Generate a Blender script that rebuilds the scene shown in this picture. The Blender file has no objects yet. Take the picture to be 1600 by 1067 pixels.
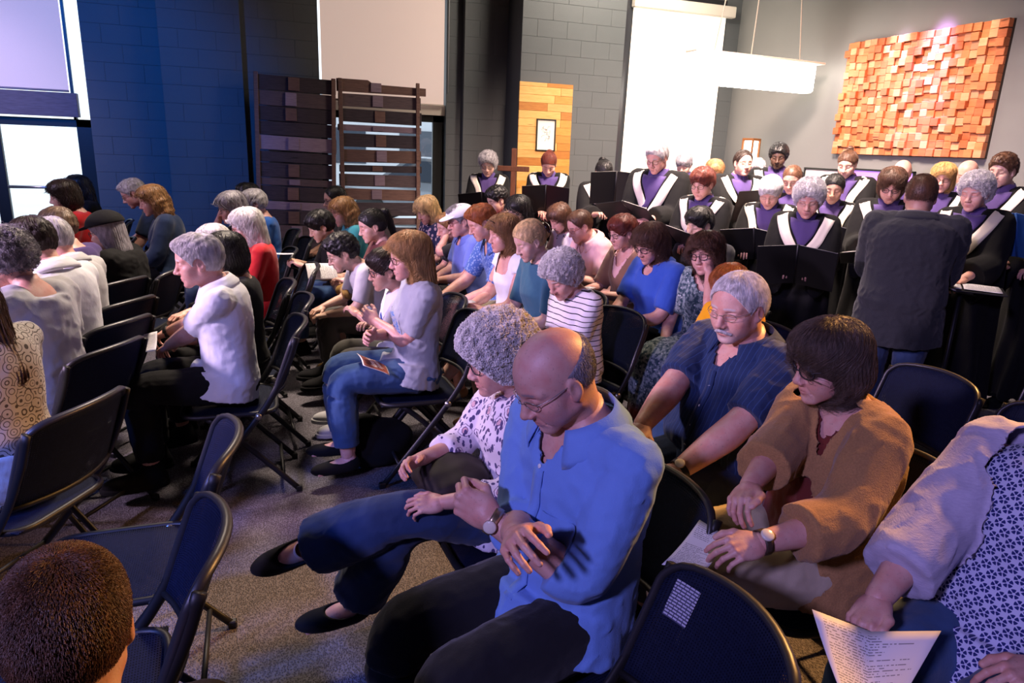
import bpy, math, random, time
import numpy as np
from mathutils import Vector, Matrix, Quaternion
from mathutils.bvhtree import BVHTree
T00 = time.time()
V3 = lambda *a: np.array(a, float)

FPX, YAW, PITCH, ROLL, CAM_H = 1090.0, 19.5, 15.6, 2.4, 1.70
_y, _p, _r = (math.radians(a) for a in (YAW, PITCH, ROLL))
CF = np.array((math.sin(_y) * math.cos(_p), math.cos(_y) * math.cos(_p), -math.sin(_p)))
_R0 = np.array((math.cos(_y), -math.sin(_y), 0.)); _U0 = np.cross(_R0, CF)
CR = _R0 * math.cos(_r) + _U0 * math.sin(_r); CU = _U0 * math.cos(_r) - _R0 * math.sin(_r)
CPOS = np.array((0, 0, CAM_H))
def ray(u, v): return CF + (u - 800) / FPX * CR + (533.5 - v) / FPX * CU
def at_z(u, v, z): d = ray(u, v); return CPOS + d * ((z - CAM_H) / d[2])
def at_depth(u, v, t): return CPOS + ray(u, v) * t
def at_y(u, v, y): d = ray(u, v); return CPOS + d * (y / d[1])
def at_x(u, v, x): d = ray(u, v); return CPOS + d * (x / d[0])
# A choir sings while the congregation sits on folding chairs in a dim hall.
C_ = bpy.context.scene
cam = bpy.data.objects.new('camera', bpy.data.cameras.new('camera')); C_.collection.objects.link(cam)
cam.data.sensor_width = 36; cam.data.lens = FPX * 36 / 1600; cam.data.clip_start = .05
cam.matrix_world = Matrix(((CR[0], CU[0], -CF[0], CPOS[0]), (CR[1], CU[1], -CF[1], CPOS[1]), (CR[2], CU[2], -CF[2], CPOS[2]), (0, 0, 0, 1)))
C_.camera = cam
C_.view_settings.view_transform = 'Standard'; C_.view_settings.look = 'None'; C_.view_settings.gamma = 1; C_.view_settings.use_curve_mapping = False
C_.view_settings.exposure = 0.0
C_.cycles.use_denoising = True; C_.cycles.max_bounces = 6; C_.cycles.diffuse_bounces = 2; C_.cycles.transparent_max_bounces = 8; C_.cycles.sample_clamp_indirect = 4
wd = bpy.data.worlds.new('world'); C_.world = wd; wd.use_nodes = True; wd.node_tree.nodes['Background'].inputs[0].default_value = (.80, .90, 1.0, 1); wd.node_tree.nodes['Background'].inputs[1].default_value = 2.0
def lamp(name, kind, loc, aim, energy, col, size=.5, **kw):
    l = bpy.data.lights.new(name, kind); l.energy = energy; l.color = col
    if kind == 'AREA': l.shape = 'DISK'; l.size = size
    else: l.shadow_soft_size = size
    for k, v in kw.items(): setattr(l, k, v)
    o = bpy.data.objects.new(name, l); C_.collection.objects.link(o); o.location = loc
    o.rotation_euler = (Vector(aim) - Vector(loc)).to_track_quat('-Z', 'Y').to_euler(); return o
# coloured stage lamps at the left, warm house lamps over the choir and behind the rows, three small lamps over the mosaic; added fills for front singers and stepped wall
lamp('stage_lamp_violet', 'SPOT', (-2.9, -1.3, 3.4), (1.0, 1.6, .8), 760, (.48, .40, 1.0), .2, spot_size=math.radians(56), spot_blend=.7)
lamp('stage_lamp_aisle', 'SPOT', (-3.2, .2, 3.4), (-1.0, 2.2, 0), 900, (.06, .20, 1.0), .2, spot_size=math.radians(42), spot_blend=.9)
lamp('stage_lamp_blue', 'SPOT', (-3.4, 2.6, 3.9), (-1.8, 9.5, 1.9), 1600, (.02, .20, 1.0), .2, spot_size=math.radians(36), spot_blend=.8)
lamp('stage_lamp_lilac', 'SPOT', (-4.8, 6.4, 3.6), (-3.3, 9.5, 1.9), 380, (.92, .72, 1.0), .3, spot_size=math.radians(44), spot_blend=.8)
lamp('stage_lamp_left', 'SPOT', (-4.6, 4.4, 3.6), (-.6, 6.0, 1.1), 450, (.80, .62, 1.0), .3, spot_size=math.radians(64), spot_blend=.8)
lamp('stage_lamp_pink', 'SPOT', (-4.4, 2.8, 3.0), (1.6, 3.9, .9), 1700, (.90, .64, 1.0), .25, spot_size=math.radians(48), spot_blend=.7)
lamp('house_lamp_rows', 'AREA', (.2, 5.6, 4.4), (-.5, 4.6, .8), 80, (1.0, .80, .64), .8, spread=math.radians(85))
lamp('house_lamp_choir', 'AREA', (3.3, 4.6, 4.4), (4.2, 5.8, 1.4), 360, (1.0, .76, .64), 1.0, spread=math.radians(100))
lamp('house_lamp_front', 'SPOT', (1.0, 2.4, 4.4), (3.9, 4.4, 1.5), 420, (1.0, .80, .78), .3, spot_size=math.radians(36), spot_blend=.8)  # added unseen fill that brightens the faces of the front singers
lamp('house_lamp_wall', 'AREA', (4.2, 7.6, 4.3), (4.4, 8.9, 2.2), 90, (1.0, .88, .74), 1.0)  # extra unseen fill, added to lighten the stepped block wall
lamp('house_lamp_warm', 'SPOT', (5.0, 2.4, 3.6), (1.7, 1.6, 1.0), 1900, (1.0, .48, .14), .3, spot_size=math.radians(42), spot_blend=.7)
lamp('art_lamp_white', 'SPOT', (5.80, 6.10, 3.9), (6.29, 6.02, 2.3), 900, (.72, .62, 1.0), .05, spot_size=math.radians(24), spot_blend=.9)
lamp('art_lamp_violet', 'SPOT', (5.80, 5.60, 3.9), (6.29, 5.58, 2.3), 1900, (.62, .34, 1.0), .05, spot_size=math.radians(26), spot_blend=.9)
lamp('art_lamp_green', 'SPOT', (5.80, 5.12, 3.9), (6.29, 5.10, 2.3), 160, (.9, 1.0, .75), .05, spot_size=math.radians(24), spot_blend=.9)
# ---------------------------------------------------------------- distance-field modelling
def s_ell(P, c, r):
    r = np.asarray(r, float); q = (P - np.asarray(c, float)) / r
    k = np.sqrt((q * q).sum(-1)); g = np.sqrt(((q / r) ** 2).sum(-1)) + 1e-9
    return k * (k - 1.0) / g
def s_cap(P, a, b, ra, rb=None):
    rb = ra if rb is None else rb
    a = np.asarray(a, float); d = np.asarray(b, float) - a
    h = np.clip(((P - a) @ d) / (d @ d), 0, 1)
    q = P - a - h[..., None] * d
    return np.sqrt((q * q).sum(-1)) - (ra + (rb - ra) * h)
def smin(a, b, k):
    h = np.clip(0.5 + 0.5 * (b - a) / k, 0, 1)
    return b + (a - b) * h - k * h * (1 - h)
def smax(a, b, k): return -smin(-a, -b, k)
def grid_pts(lo, hi, h):
    ax = [np.arange(lo[i], hi[i] + h, h) for i in range(3)]
    return np.stack(np.meshgrid(*ax, indexing='ij'), -1)
def surface_net(D, lo, h):
    """quads of the zero level of the sampled field D"""
    nx, ny, nz = D.shape
    S = D < 0
    acc = np.zeros((nx - 1, ny - 1, nz - 1, 3)); cnt = np.zeros((nx - 1, ny - 1, nz - 1))
    base = [(0, 0), (0, 1), (1, 0), (1, 1)]
    def sl(o, n): return slice(o, o + n - 1)
    for ax in range(3):
        for (p, q) in base:
            o0 = [0, 0, 0]; oth = [i for i in range(3) if i != ax]
            o0[oth[0]] = p; o0[oth[1]] = q; o1 = list(o0); o1[ax] = 1
            a = D[sl(o0[0], nx), sl(o0[1], ny), sl(o0[2], nz)]; b = D[sl(o1[0], nx), sl(o1[1], ny), sl(o1[2], nz)]
            m = (a < 0) != (b < 0)
            t = np.where(m, a / np.where(m, a - b, 1), 0)
            for k in range(3):
                acc[..., k] += np.where(m, o0[k] + (t if k == ax else 0), 0)
            cnt += m
    act = cnt > 0
    idx = -np.ones(act.shape, np.int64); idx[act] = np.arange(act.sum())
    ii = np.argwhere(act)
    verts = (acc[act] / cnt[act][:, None] + ii) * h + np.asarray(lo)
    faces = []
    for ax in range(3):
        u, v = [(1, 2), (2, 0), (0, 1)][ax]
        a = [slice(1, n - 1) for n in (nx, ny, nz)]; b = list(a)
        a[ax] = slice(0, (nx, ny, nz)[ax] - 1); b[ax] = slice(1, (nx, ny, nz)[ax])
        s0 = S[tuple(a)]; s1 = S[tuple(b)]
        for flip in (0, 1):
            w = np.argwhere((s0 & ~s1) if not flip else (~s0 & s1))
            if not len(w): continue
            c = w.copy(); c[:, u] += 1; c[:, v] += 1       # grid vertex coordinates
            def cell(du, dv):
                e = c.copy(); e[:, u] -= du; e[:, v] -= dv
                return idx[e[:, 0], e[:, 1], e[:, 2]]
            q = np.stack([cell(1, 1), cell(0, 1), cell(0, 0), cell(1, 0)], 1)
            faces.append(q if not flip else q[:, ::-1])
    return verts, np.concatenate(faces)
def net_smooth(v, f, n, w=0.5):
    e = np.concatenate([f[:, [0, 1]], f[:, [1, 2]], f[:, [2, 3]], f[:, [3, 0]]]); e = np.concatenate([e, e[:, ::-1]])
    deg = np.bincount(e[:, 0], minlength=len(v))[:, None]
    for _ in range(n):
        s = np.stack([np.bincount(e[:, 0], v[e[:, 1], k], minlength=len(v)) for k in range(3)], 1) / np.maximum(deg, 1)
        v = v + (s - v) * w
    return v
def nz(P, f=1.0, seed=0.0):
    """cheap smooth pseudo noise, about -1..1"""
    x, y, z = P[..., 0] * f + seed, P[..., 1] * f + seed * 1.7, P[..., 2] * f - seed * .6
    return (np.sin(1.7 * x + 1.3 * np.sin(1.1 * y + .5 * z)) + np.sin(1.9 * y + 1.2 * np.sin(1.3 * z + .7 * x)) + np.sin(2.1 * z + 1.4 * np.sin(.9 * x - .8 * y))) / 3

# ---------------------------------------------------------------- heads
def mir(p): return (p[0], -p[1], p[2])
def head_sdf(P, sex):
    A = np.abs(P[..., 1]); Q = P.copy(); Q[..., 1] = A           # mirrored half
    male = sex == 'm'
    d = s_ell(P, (-.010, 0, .043), (.101, .0775, .083))
    d = smin(d, s_ell(P, (-.035, 0, .005), (.072, .068, .070)), .03)
    d = smin(d, s_ell(P, (.028, 0, .000), (.062, .0625, .085)), .03)
    d = smin(d, s_ell(P, (.030, 0, -.062), (.053, .050 if male else .045, .040)), .025)
    d = smin(d, s_cap(Q, (.000, .052 if male else .047, -.055), (.068, .018, -.094), .016, .016), .025)
    d = smin(d, s_ell(P, (.078, 0, -.098), (.018, .020 if male else .016, .017)), .022)
    d = smin(d, s_ell(Q, (.055, .044, -.020), (.024, .021, .018)), .02)
    d = smin(d, s_ell(P, (.068, 0, -.058), (.028, .033, .032)), .02)
    br = .011 if male else .007
    d = smin(d, s_cap(Q, (.082, .012, .030), (.066, .048, .026), br, br * .8), .016)
    d = smin(d, s_ell(Q, (.050, .038, -.045), (.030, .024, .030)), .03)
    d = smax(d, -s_ell(Q, (.107, .034, .007), (.024, .019, .016)), .010)
    # nose
    d = smin(d, s_cap(P, (.085, 0, .020), (.108 if male else .105, 0, -.026), .0085, .0125), .014)
    d = smin(d, s_ell(P, (.114 if male else .110, 0, -.031), (.0115, .0115, .0105)), .008)
    d = smin(d, s_ell(Q, (.0985, .0130, -.036), (.014, .0088, .0088)), .006)
    d = smax(d, -s_ell(Q, (.107 if male else .103, .0068, -.0455), (.0055, .0038, .0045)), .003)
    # closed lids
    d = smin(d, s_ell(Q, (.0705, .032, .006), (.0180, .0185, .0150)), .004)
    d = smax(d, -s_cap(Q, (.090, .019, -.002), (.081, .047, -.001), .0018), .002)
    d = smax(d, -s_cap(Q, (.088, .020, .017), (.079, .045, .017), .0018), .004)
    # lips
    d = smin(d, s_cap(Q, (.0955, .004, -.062), (.083, .027, -.068), .0050, .003), .008)
    d = smin(d, s_cap(Q, (.0935, .000, -.073), (.083, .025, -.069), .0060, .003), .008)
    d = smax(d, -s_cap(Q, (.1015, .000, -.0672), (.084, .028, -.0695), .0016), .003)
    d = smax(d, -s_ell(P, (.104, 0, -.0865), (.010, .018, .006)), .01)
    # folds beside the mouth and below the eyes
    d = smax(d, -s_cap(Q, (.099, .020, -.040), (.082, .037, -.074), .0016), .007)
    d = smax(d, -s_cap(Q, (.089, .024, -.012), (.076, .046, -.010), .0012), .006)
    # ears
    e = s_ell(Q, (-.008, .079, -.004), (.019, .0075, .030))
    e = smax(e, -s_ell(Q, (-.004, .088, -.004), (.011, .008, .019)), .006)
    e = smin(e, s_ell(Q, (.000, .075, -.030), (.009, .006, .011)), .008)
    d = smin(d, e, .006)
    # neck
    rn = .058 if male else .048
    d = smin(d, s_cap(P, (-.022, 0, -.03), (-.040, 0, -.21), rn, rn * 1.04), .03)
    return d
def make_head(sex, h):
    lo = (-.13, -.105, -.235); hi = (.14, .105, .14)
    P = grid_pts(lo, hi, h)
    v, f = surface_net(head_sdf(P, sex), lo, h)
    v = net_smooth(v, f, 1, .35)
    Q = np.abs(v[:, 1])
    fx = v[:, 0] > .05
    def blob(c, r): return np.exp(-((((v[:, 0] - c[0]) / r[0]) ** 2 + ((Q - c[1]) / r[1]) ** 2 + ((v[:, 2] - c[2]) / r[2]) ** 2) ** 2))
    lips = np.maximum(blob((.095, .000, -.0630), (.03, .026, .0050)), blob((.093, 0, -.0725), (.03, .022, .0055))) * fx
    brow = np.maximum.reduce([blob((.085, .018 + .0075 * i, .031 + .0012 * i - .0006 * i * i), (.03, .008, .0045)) for i in range(4)]) * fx
    lash = np.maximum.reduce([blob((.086, .021 + .0065 * i, -.0016), (.02, .005, .0018)) for i in range(4)]) * fx
    beard = np.clip(np.maximum(blob((.07, .0, -.09), (.06, .07, .042)), blob((.09, 0, -.052), (.03, .03, .010))) * (v[:, 0] > -.005), 0, 1)
    beard = beard * (1 - lips)
    col = np.stack([lips, np.maximum(brow, lash * .9), beard, np.ones_like(lips)], 1)
    return v, f, col
# ---------------------------------------------------------------- hands: x along the fingers, z the back of the hand, +y the thumb side
HAND_CURL = {'relax': (26, 36, 22), 'grip': (62, 78, 45), 'flat': (6, 10, 8), 'hold': (34, 42, 25), 'clasp': (48, 55, 30), 'point': (30, 40, 25)}
def make_hand(pose, h):
    c = HAND_CURL[pose]
    lo = (-.06, -.055, -.11); hi = (.20, .09, .04)
    P = grid_pts(lo, hi, h)
    d = s_ell(P, (.045, .004, -.002), (.056, .041, .0165))
    d = smin(d, s_cap(P, (-.055, 0, 0), (.015, 0, 0), .0255, .0235), .02)
    d = smin(d, s_ell(P, (.032, .026, -.008), (.034, .017, .015)), .012)
    d = smin(d, s_ell(P, (.035, -.026, -.006), (.036, .013, .014)), .012)
    roots = [(.086, .030, .002), (.091, .0095, .004), (.087, -.011, .003), (.078, -.030, 0)]
    lens = [(.039, .023, .018), (.043, .026, .019), (.039, .024, .018), (.030, .018, .016)]
    rad = [.0092, .0094, .0088, .0078]
    for i, (r, L) in enumerate(zip(roots, lens)):
        d = smin(d, s_cap(P, (.045, r[1] * .7, 0), r, .010, rad[i] * 1.1), .008)
        p = np.array(r); a = 0; sp = math.radians((1.5 - i) * (6 if pose == 'flat' else 3 if pose == 'relax' else 2)); w = rad[i]; f = None
        for k in range(3):
            a += math.radians(c[k] * (1 + .08 * i))
            q = p + L[k] * np.array([math.cos(a) * math.cos(sp), math.sin(sp), -math.sin(a)])
            g = s_cap(P, p, q, w, w * .9); f = g if f is None else smin(f, g, .003)
            p = q; w *= .9
        d = smin(d, f, .0045)
    if pose in ('grip', 'clasp'): t = [(.022, .028, -.008), (.050, .047, -.024), (.076, .036, -.042), (.088, .018, -.048)]
    elif pose == 'hold': t = [(.022, .028, -.004), (.050, .052, -.004), (.080, .052, -.006), (.104, .044, -.010)]
    else: t = [(.022, .028, -.006), (.048, .053, -.016), (.076, .062, -.026), (.097, .060, -.034)]
    for k, (a, b) in enumerate(zip(t[:-1], t[1:])):
        d = smin(d, s_cap(P, a, b, (.0145, .0115, .0098)[k], (.0115, .0098, .0085)[k]), .006)
    v, f = surface_net(d, lo, h)
    return v, f
# ---------------------------------------------------------------- hair
HB = {}          # style -> (field, bounds, strand recipe)
def skull(P, o):
    d = s_ell(P, (-.010, 0, .043), (.101 + o, .0775 + o, .083 + o))
    return smin(d, s_ell(P, (-.035, 0, .005), (.072 + o, .068 + o, .070 + o)), .03)
def plane(P, n, c):
    n = np.asarray(n, float); n = n / np.linalg.norm(n); return P @ n - c
def hairline(P, up=0.0, side=0.0):
    Q = np.abs(P[..., 1]); X = P.copy(); X[..., 0] = P[..., 0] + side * np.clip(Q / .06, 0, 1.3) ** 2
    return plane(X, (.085, 0, -.065), .0285 - up)
def ear_hole(P, r=1.0):
    Q = P.copy(); Q[..., 1] = np.abs(P[..., 1]); return s_ell(Q, (.004, .085, -.014), (.030 * r, .035, .042 * r))
def hair_sdf(P, st):
    B = lambda z: plane(P, (0, 0, -1), -z)              # keep what lies above z
    Q = P.copy(); Q[..., 1] = np.abs(P[..., 1])
    if st in ('short', 'recede', 'spiky', 'buzz', 'fringe'):
        o = {'short': .010, 'recede': .007, 'spiky': .013, 'buzz': .0035, 'fringe': .0022}[st]
        d = skull(P, o)
        if st == 'short': d = smin(d, s_ell(P, (.02, 0, .090), (.082, .060, .042)), .02) + .003 * nz(P, 75)
        if st == 'spiky': d = smin(d, s_ell(P, (.005, 0, .090), (.100, .070, .055)), .02) + .005 * nz(P, 95)
        up = {'short': .004, 'recede': .026, 'spiky': -.004, 'buzz': .010, 'fringe': .03}[st]
        d = smax(d, hairline(P, up, {'recede': -.02, 'short': .0}.get(st, 0)), .007)
        d = smax(d, B(-.062), .01); d = smax(d, -ear_hole(P), .006)
        if st == 'fringe': d = smax(d, plane(P, (.35, 0, 1), .035), .012)
        return d
    if st == 'curly':
        d = skull(P, .030); d = smin(d, s_ell(P, (-.005, 0, .075), (.115, .098, .080)), .03)
        d = d + .006 * nz(P, 62) + .004 * nz(P, 130, 2)
        d = smax(d, -s_ell(P, (.115, 0, -.035), (.070, .060, .090)), .02)
        d = smax(d, hairline(P, -.022), .012); return smax(d, B(-.075), .02)
    if st == 'perm':
        d = skull(P, .022); d = smin(d, s_ell(P, (.0, 0, .075), (.105, .090, .072)), .03)
        d = d + .005 * nz(P, 75) + .003 * nz(P, 150, 2)
        d = smax(d, -s_ell(P, (.112, 0, -.035), (.066, .064, .088)), .015)
        d = smax(d, hairline(P, -.004), .010); d = smax(d, -ear_hole(P, .8), .01); return smax(d, B(-.070), .02)
    if st in ('bob', 'chin', 'long', 'shoulder', 'wavy'):
        d = skull(P, .016); d = smin(d, s_ell(P, (-.005, 0, .070), (.108, .092, .068)), .03)
        if st == 'bob':
            c = s_ell(P, (-.030, 0, -.022), (.100, .098, .100)); c = smax(c, B(-.100), .012); c = smax(c, plane(P, (1, 0, .12), .016), .015)
            fr = s_ell(P, (.046, 0, .084), (.052, .074, .036)); d = smin(d, fr, .02)
        elif st == 'chin':
            c = s_ell(P, (-.032, 0, -.035), (.098, .100, .120)); c = smax(c, B(-.128), .015); c = smax(c, plane(P, (1, 0, 0), .030), .015)
        elif st == 'shoulder':
            c = smin(s_ell(P, (-.035, 0, -.03), (.092, .094, .11)), s_ell(P, (-.060, 0, -.125), (.065, .088, .095)), .03); c = smax(c, plane(P, (1, 0, 0), .025), .015)
            d = smin(d, s_ell(Q, (-.005, .070, -.10), (.026, .024, .085)), .03)
        elif st == 'wavy':
            c = smin(s_ell(P, (-.038, 0, -.02), (.105, .108, .11)), s_ell(P, (-.055, 0, -.11), (.075, .105, .095)), .03) + .007 * nz(P, 55); c = smax(c, plane(P, (1, 0, 0), .025), .015)
        else:
            c = smin(s_ell(P, (-.035, 0, -.02), (.090, .090, .11)), s_cap(P, (-.062, 0, -.05), (-.080, 0, -.30), .075, .055), .03); c = smax(c, plane(P, (1, 0, 0), .022), .015)
            d = smin(d, s_cap(Q, (-.005, .068, -.03), (.000, .082, -.26), .030, .022), .03)
        if st != 'bob': d = smax(d, hairline(P, {'chin': -.012}.get(st, -.002)), .010)
        d = smin(d, c, .012) + .0022 * np.sin(110 * np.arctan2(P[..., 1], P[..., 0] + .02) / 2.2 + 3 * nz(P, 12))
        d = smax(d, -s_ell(P, (.110, 0, -.055 if st != 'bob' else -.050), (.075, .058, .100 if st != 'bob' else .108)), .014)
        return smax(d, plane(P, (1, 0, -.05), .108), .010)
    if st in ('pony', 'bun', 'lowbun', 'topknot'):
        d = skull(P, .0075) + .0012 * np.sin(90 * np.arctan2(P[..., 1], P[..., 2] - .03))
        d = smax(d, hairline(P, .002), .007); d = smax(d, B(-.055), .01); d = smax(d, -ear_hole(P, .8), .006)
        if st == 'pony': d = smin(d, smin(s_ell(P, (-.118, 0, .078), (.030, .028, .030)), s_cap(P, (-.135, 0, .06), (-.150, .0, -.20), .034, .016), .02) + .003 * nz(P, 60), .012)
        if st == 'bun': d = smin(d, s_ell(P, (-.118, 0, .055), (.036, .042, .042)) + .003 * nz(P, 90), .01)
        if st == 'lowbun': d = smin(d, s_ell(P, (-.108, 0, .000), (.034, .042, .040)) + .003 * nz(P, 90), .01)
        if st == 'topknot': d = smin(d, s_ell(P, (-.070, 0, .135), (.028, .028, .024)) + .003 * nz(P, 90), .01)
        return d
    if st == 'afro':
        d = skull(P, .022) + .004 * nz(P, 90) + .003 * nz(P, 170, 1)
        d = smax(d, hairline(P, -.004), .008); d = smax(d, B(-.03), .01); return smax(d, -ear_hole(P), .006)
    if st == 'bowl':                                     # straight black short hair with a fringe
        d = skull(P, .014); d = smin(d, s_ell(P, (.012, 0, .075), (.098, .085, .060)), .02) + .003 * nz(P, 60)
        d = smax(d, hairline(P, -.022), .008); d = smax(d, B(-.055), .01); return smax(d, -ear_hole(P, .9), .006)
HAIR_BOX = {'long': -.37, 'pony': -.24, 'shoulder': -.24, 'wavy': -.22, 'chin': -.16, 'bob': -.14}
def make_hair(st, h):
    lo = (-.19, -.125, HAIR_BOX.get(st, -.11)); hi = (.135, .125, .185)
    P = grid_pts(lo, hi, h)
    v, f = surface_net(hair_sdf(P, st), lo, h)
    return v, f
def hair_strands(st, v, f, n, seed, K=7):
    """n strands that follow the outside of the hair: (n, K, 3) points"""
    rg = np.random.default_rng(seed)
    c = v[f].mean(1); nr = np.cross(v[f[:, 2]] - v[f[:, 0]], v[f[:, 3]] - v[f[:, 1]]); nr /= np.linalg.norm(nr, axis=1)[:, None] + 1e-12
    hd = np.zeros(len(c))                                # keep the outer faces
    ok = (skull(c, .0) > .001)
    p = c[ok]; q = nr[ok]
    i = rg.integers(0, len(p), n); p = p[i] + rg.normal(0, .002, (n, 3)); q = q[i]
    K = 16 if st == 'curly' else K
    L = {'short': .03, 'recede': .022, 'spiky': .035, 'buzz': .006, 'fringe': .010, 'curly': .075, 'perm': .04, 'afro': .02, 'bowl': .05, 'bob': .10, 'chin': .10, 'long': .16, 'shoulder': .12, 'wavy': .10}.get(st, .07)
    L = L * rg.uniform(.6, 1.15, n)
    out = [p.copy()]; cur = p.copy(); up = rg.uniform(.0, 1.0, n)
    drift = rg.normal(0, .6, (n, 3)); crown = np.array([-.045, 0, .13])
    e = 1e-3
    for k in range(1, K):
        G = np.stack([(hair_sdf(cur + np.eye(3)[a] * e, st) - hair_sdf(cur - np.eye(3)[a] * e, st)) for a in range(3)], 1) / (2 * e)
        G /= np.linalg.norm(G, axis=1)[:, None] + 1e-9
        if st in ('pony', 'bun', 'lowbun', 'topknot'):
            tgt = {'pony': (-.118, 0, .078), 'bun': (-.118, 0, .055), 'lowbun': (-.108, 0, 0), 'topknot': (-.07, 0, .135)}[st]
            fl = np.asarray(tgt) - cur; fl /= np.linalg.norm(fl, axis=1)[:, None] + 1e-9
            if st == 'pony': fl = np.where((cur[:, 0] < -.10)[:, None], np.array([0, 0, -1.0]), fl)
        else:
            fl = cur - crown; fl[:, 2] = np.minimum(fl[:, 2], 0) * 1.2 - .01; fl /= np.linalg.norm(fl, axis=1)[:, None] + 1e-9
            if st in ('short', 'recede', 'bowl', 'spiky'): fl = fl + np.array([.5 * (1 if st == 'bowl' else -.4), 0.15, 0])
        fl = fl - (fl * G).sum(1)[:, None] * G
        if st == 'curly': fl = fl * .7 + drift
        elif st in ('perm', 'afro', 'spiky'): fl = fl * .8 + rg.normal(0, .5, (n, 3))
        fl /= np.linalg.norm(fl, axis=1)[:, None] + 1e-9
        cur = cur + fl * (L / (K - 1))[:, None]
        d = hair_sdf(cur, st)
        lift = (.0015 + .004 * up * (k / K)) if st not in ('curly', 'perm') else (.002 + .009 * up)
        cur = cur - G * np.clip(d - lift, -.01, .01)[:, None]
        if st in ('curly', 'perm'):
            ph = k * (1.15 if st == 'curly' else 1.9) + up * 20; sd = np.cross(fl, G); cur = cur + (.0062 if st == 'curly' else .0045) * (np.cos(ph)[:, None] * sd + np.sin(ph)[:, None] * G)
        out.append(cur.copy())
    return np.stack(out, 1)
# ---------------------------------------------------------------- lofts
def unit(a): a = np.asarray(a, float); return a / (np.linalg.norm(a) + 1e-12)
def tube(pts, rad, n=14, ref=None, round_end=(True, True)):
    pts = np.asarray(pts, float); rad = np.asarray(rad, float)
    if rad.ndim == 1: rad = np.stack([rad, rad], 1)
    T = np.gradient(pts, axis=0); T /= np.linalg.norm(T, axis=1)[:, None] + 1e-12
    if round_end[0]:
        a = [(-.55, .80), (-.9, .40)]
        pts = np.concatenate([[pts[0] + T[0] * rad[0].mean() * k for k, _ in a[::-1]], pts]); rad = np.concatenate([[rad[0] * w for _, w in a[::-1]], rad]); T = np.concatenate([[T[0]] * 2, T])
    if round_end[1]:
        a = [(.55, .80), (.9, .40)]
        pts = np.concatenate([pts, [pts[-1] + T[-1] * rad[-1].mean() * k for k, _ in a]]); rad = np.concatenate([rad, [rad[-1] * w for _, w in a]]); T = np.concatenate([T, [T[-1]] * 2])
    ref = np.array((0, 0, 1.) if abs(T[:, 2]).mean() < .8 else (1., 0, 0)) if ref is None else np.asarray(ref, float)
    S = np.cross(T, ref); S /= np.linalg.norm(S, axis=1)[:, None] + 1e-12; U = np.cross(S, T)
    a = np.linspace(0, 2 * math.pi, n, endpoint=False)
    v = (pts[:, None] + rad[:, :1, None] * np.cos(a)[None, :, None] * S[:, None] + rad[:, 1:, None] * np.sin(a)[None, :, None] * U[:, None]).reshape(-1, 3)
    m = len(pts); f = [(i * n + j, i * n + (j + 1) % n, (i + 1) * n + (j + 1) % n, (i + 1) * n + j) for i in range(m - 1) for j in range(n)]
    f.append(tuple(range(n))[::-1]); f.append(tuple((m - 1) * n + j for j in range(n)))
    return v, f
def curve_pts(J, R, k=5):
    """Catmull-Rom through joints J with radii R"""
    J = np.asarray(J, float); R = np.asarray(R, float)
    if R.ndim == 1: R = R[:, None]
    A = np.concatenate([J, R], 1); A = np.concatenate([[2 * A[0] - A[1]], A, [2 * A[-1] - A[-2]]])
    out = []
    for i in range(1, len(A) - 2):
        for t in np.linspace(0, 1, k, endpoint=False):
            p0, p1, p2, p3 = A[i - 1:i + 3]
            out.append(.5 * (2 * p1 + (p2 - p0) * t + (2 * p0 - 5 * p1 + 4 * p2 - p3) * t * t + (3 * p1 - p0 - 3 * p2 + p3) * t ** 3))
    out.append(A[-2]); out = np.array(out); return out[:, :3], np.maximum(out[:, 3:], .004)
def join(parts):
    V, F, n = [], [], 0
    for v, f in parts:
        V.append(np.asarray(v, float)); F += [tuple(int(i) + n for i in q) for q in f]; n += len(v)
    return np.concatenate(V), F
def mesh(name, v, f, mats=(), smooth=True, attr=None, uv=None, fm=None):
    me = bpy.data.meshes.new(name); me.from_pydata(np.asarray(v).tolist(), [], f.tolist() if hasattr(f, 'tolist') else list(f))
    if smooth: me.polygons.foreach_set('use_smooth', np.ones(len(me.polygons), bool))
    for m in mats: me.materials.append(m)
    if attr is not None:
        a = me.color_attributes.new('pig', 'FLOAT_COLOR', 'POINT'); a.data.foreach_set('color', np.asarray(attr, np.float32).ravel())
    if uv is not None:
        l = me.uv_layers.new(name='UVMap'); li = np.empty(len(me.loops), np.int32); me.loops.foreach_get('vertex_index', li)
        l.data.foreach_set('uv', np.asarray(uv, np.float32)[li].ravel())
    if fm is not None: me.polygons.foreach_set('material_index', np.asarray(fm, np.int32))
    return me
COL = bpy.context.scene.collection
def link(name, me, parent=None, **props):
    o = bpy.data.objects.new(name, me); COL.objects.link(o)
    if parent is not None: o.parent = parent
    for k, v in props.items(): o[k] = v
    return o
def empty(name, loc=(0, 0, 0), rz=0.0, **props):
    o = bpy.data.objects.new(name, None); o.empty_display_size = .1; COL.objects.link(o)
    o.location = loc; o.rotation_euler = (0, 0, rz)
    for k, v in props.items(): o[k] = v
    return o
def rot(axis, deg):
    return np.array(Matrix.Rotation(math.radians(deg), 3, axis))
def ik(S, T, l1, l2, pole):
    S = np.asarray(S, float); d = np.asarray(T, float) - S; L = np.linalg.norm(d)
    L2 = min(max(L, abs(l1 - l2) + .02), (l1 + l2) * .995); d = d / (L + 1e-9); T = S + d * L2
    c = (l1 * l1 + L2 * L2 - l2 * l2) / (2 * l1 * L2); s = math.sqrt(max(0, 1 - c * c))
    p = np.asarray(pole, float); p = unit(p - (p @ d) * d)
    return S + l1 * (c * d + s * p), T

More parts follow.
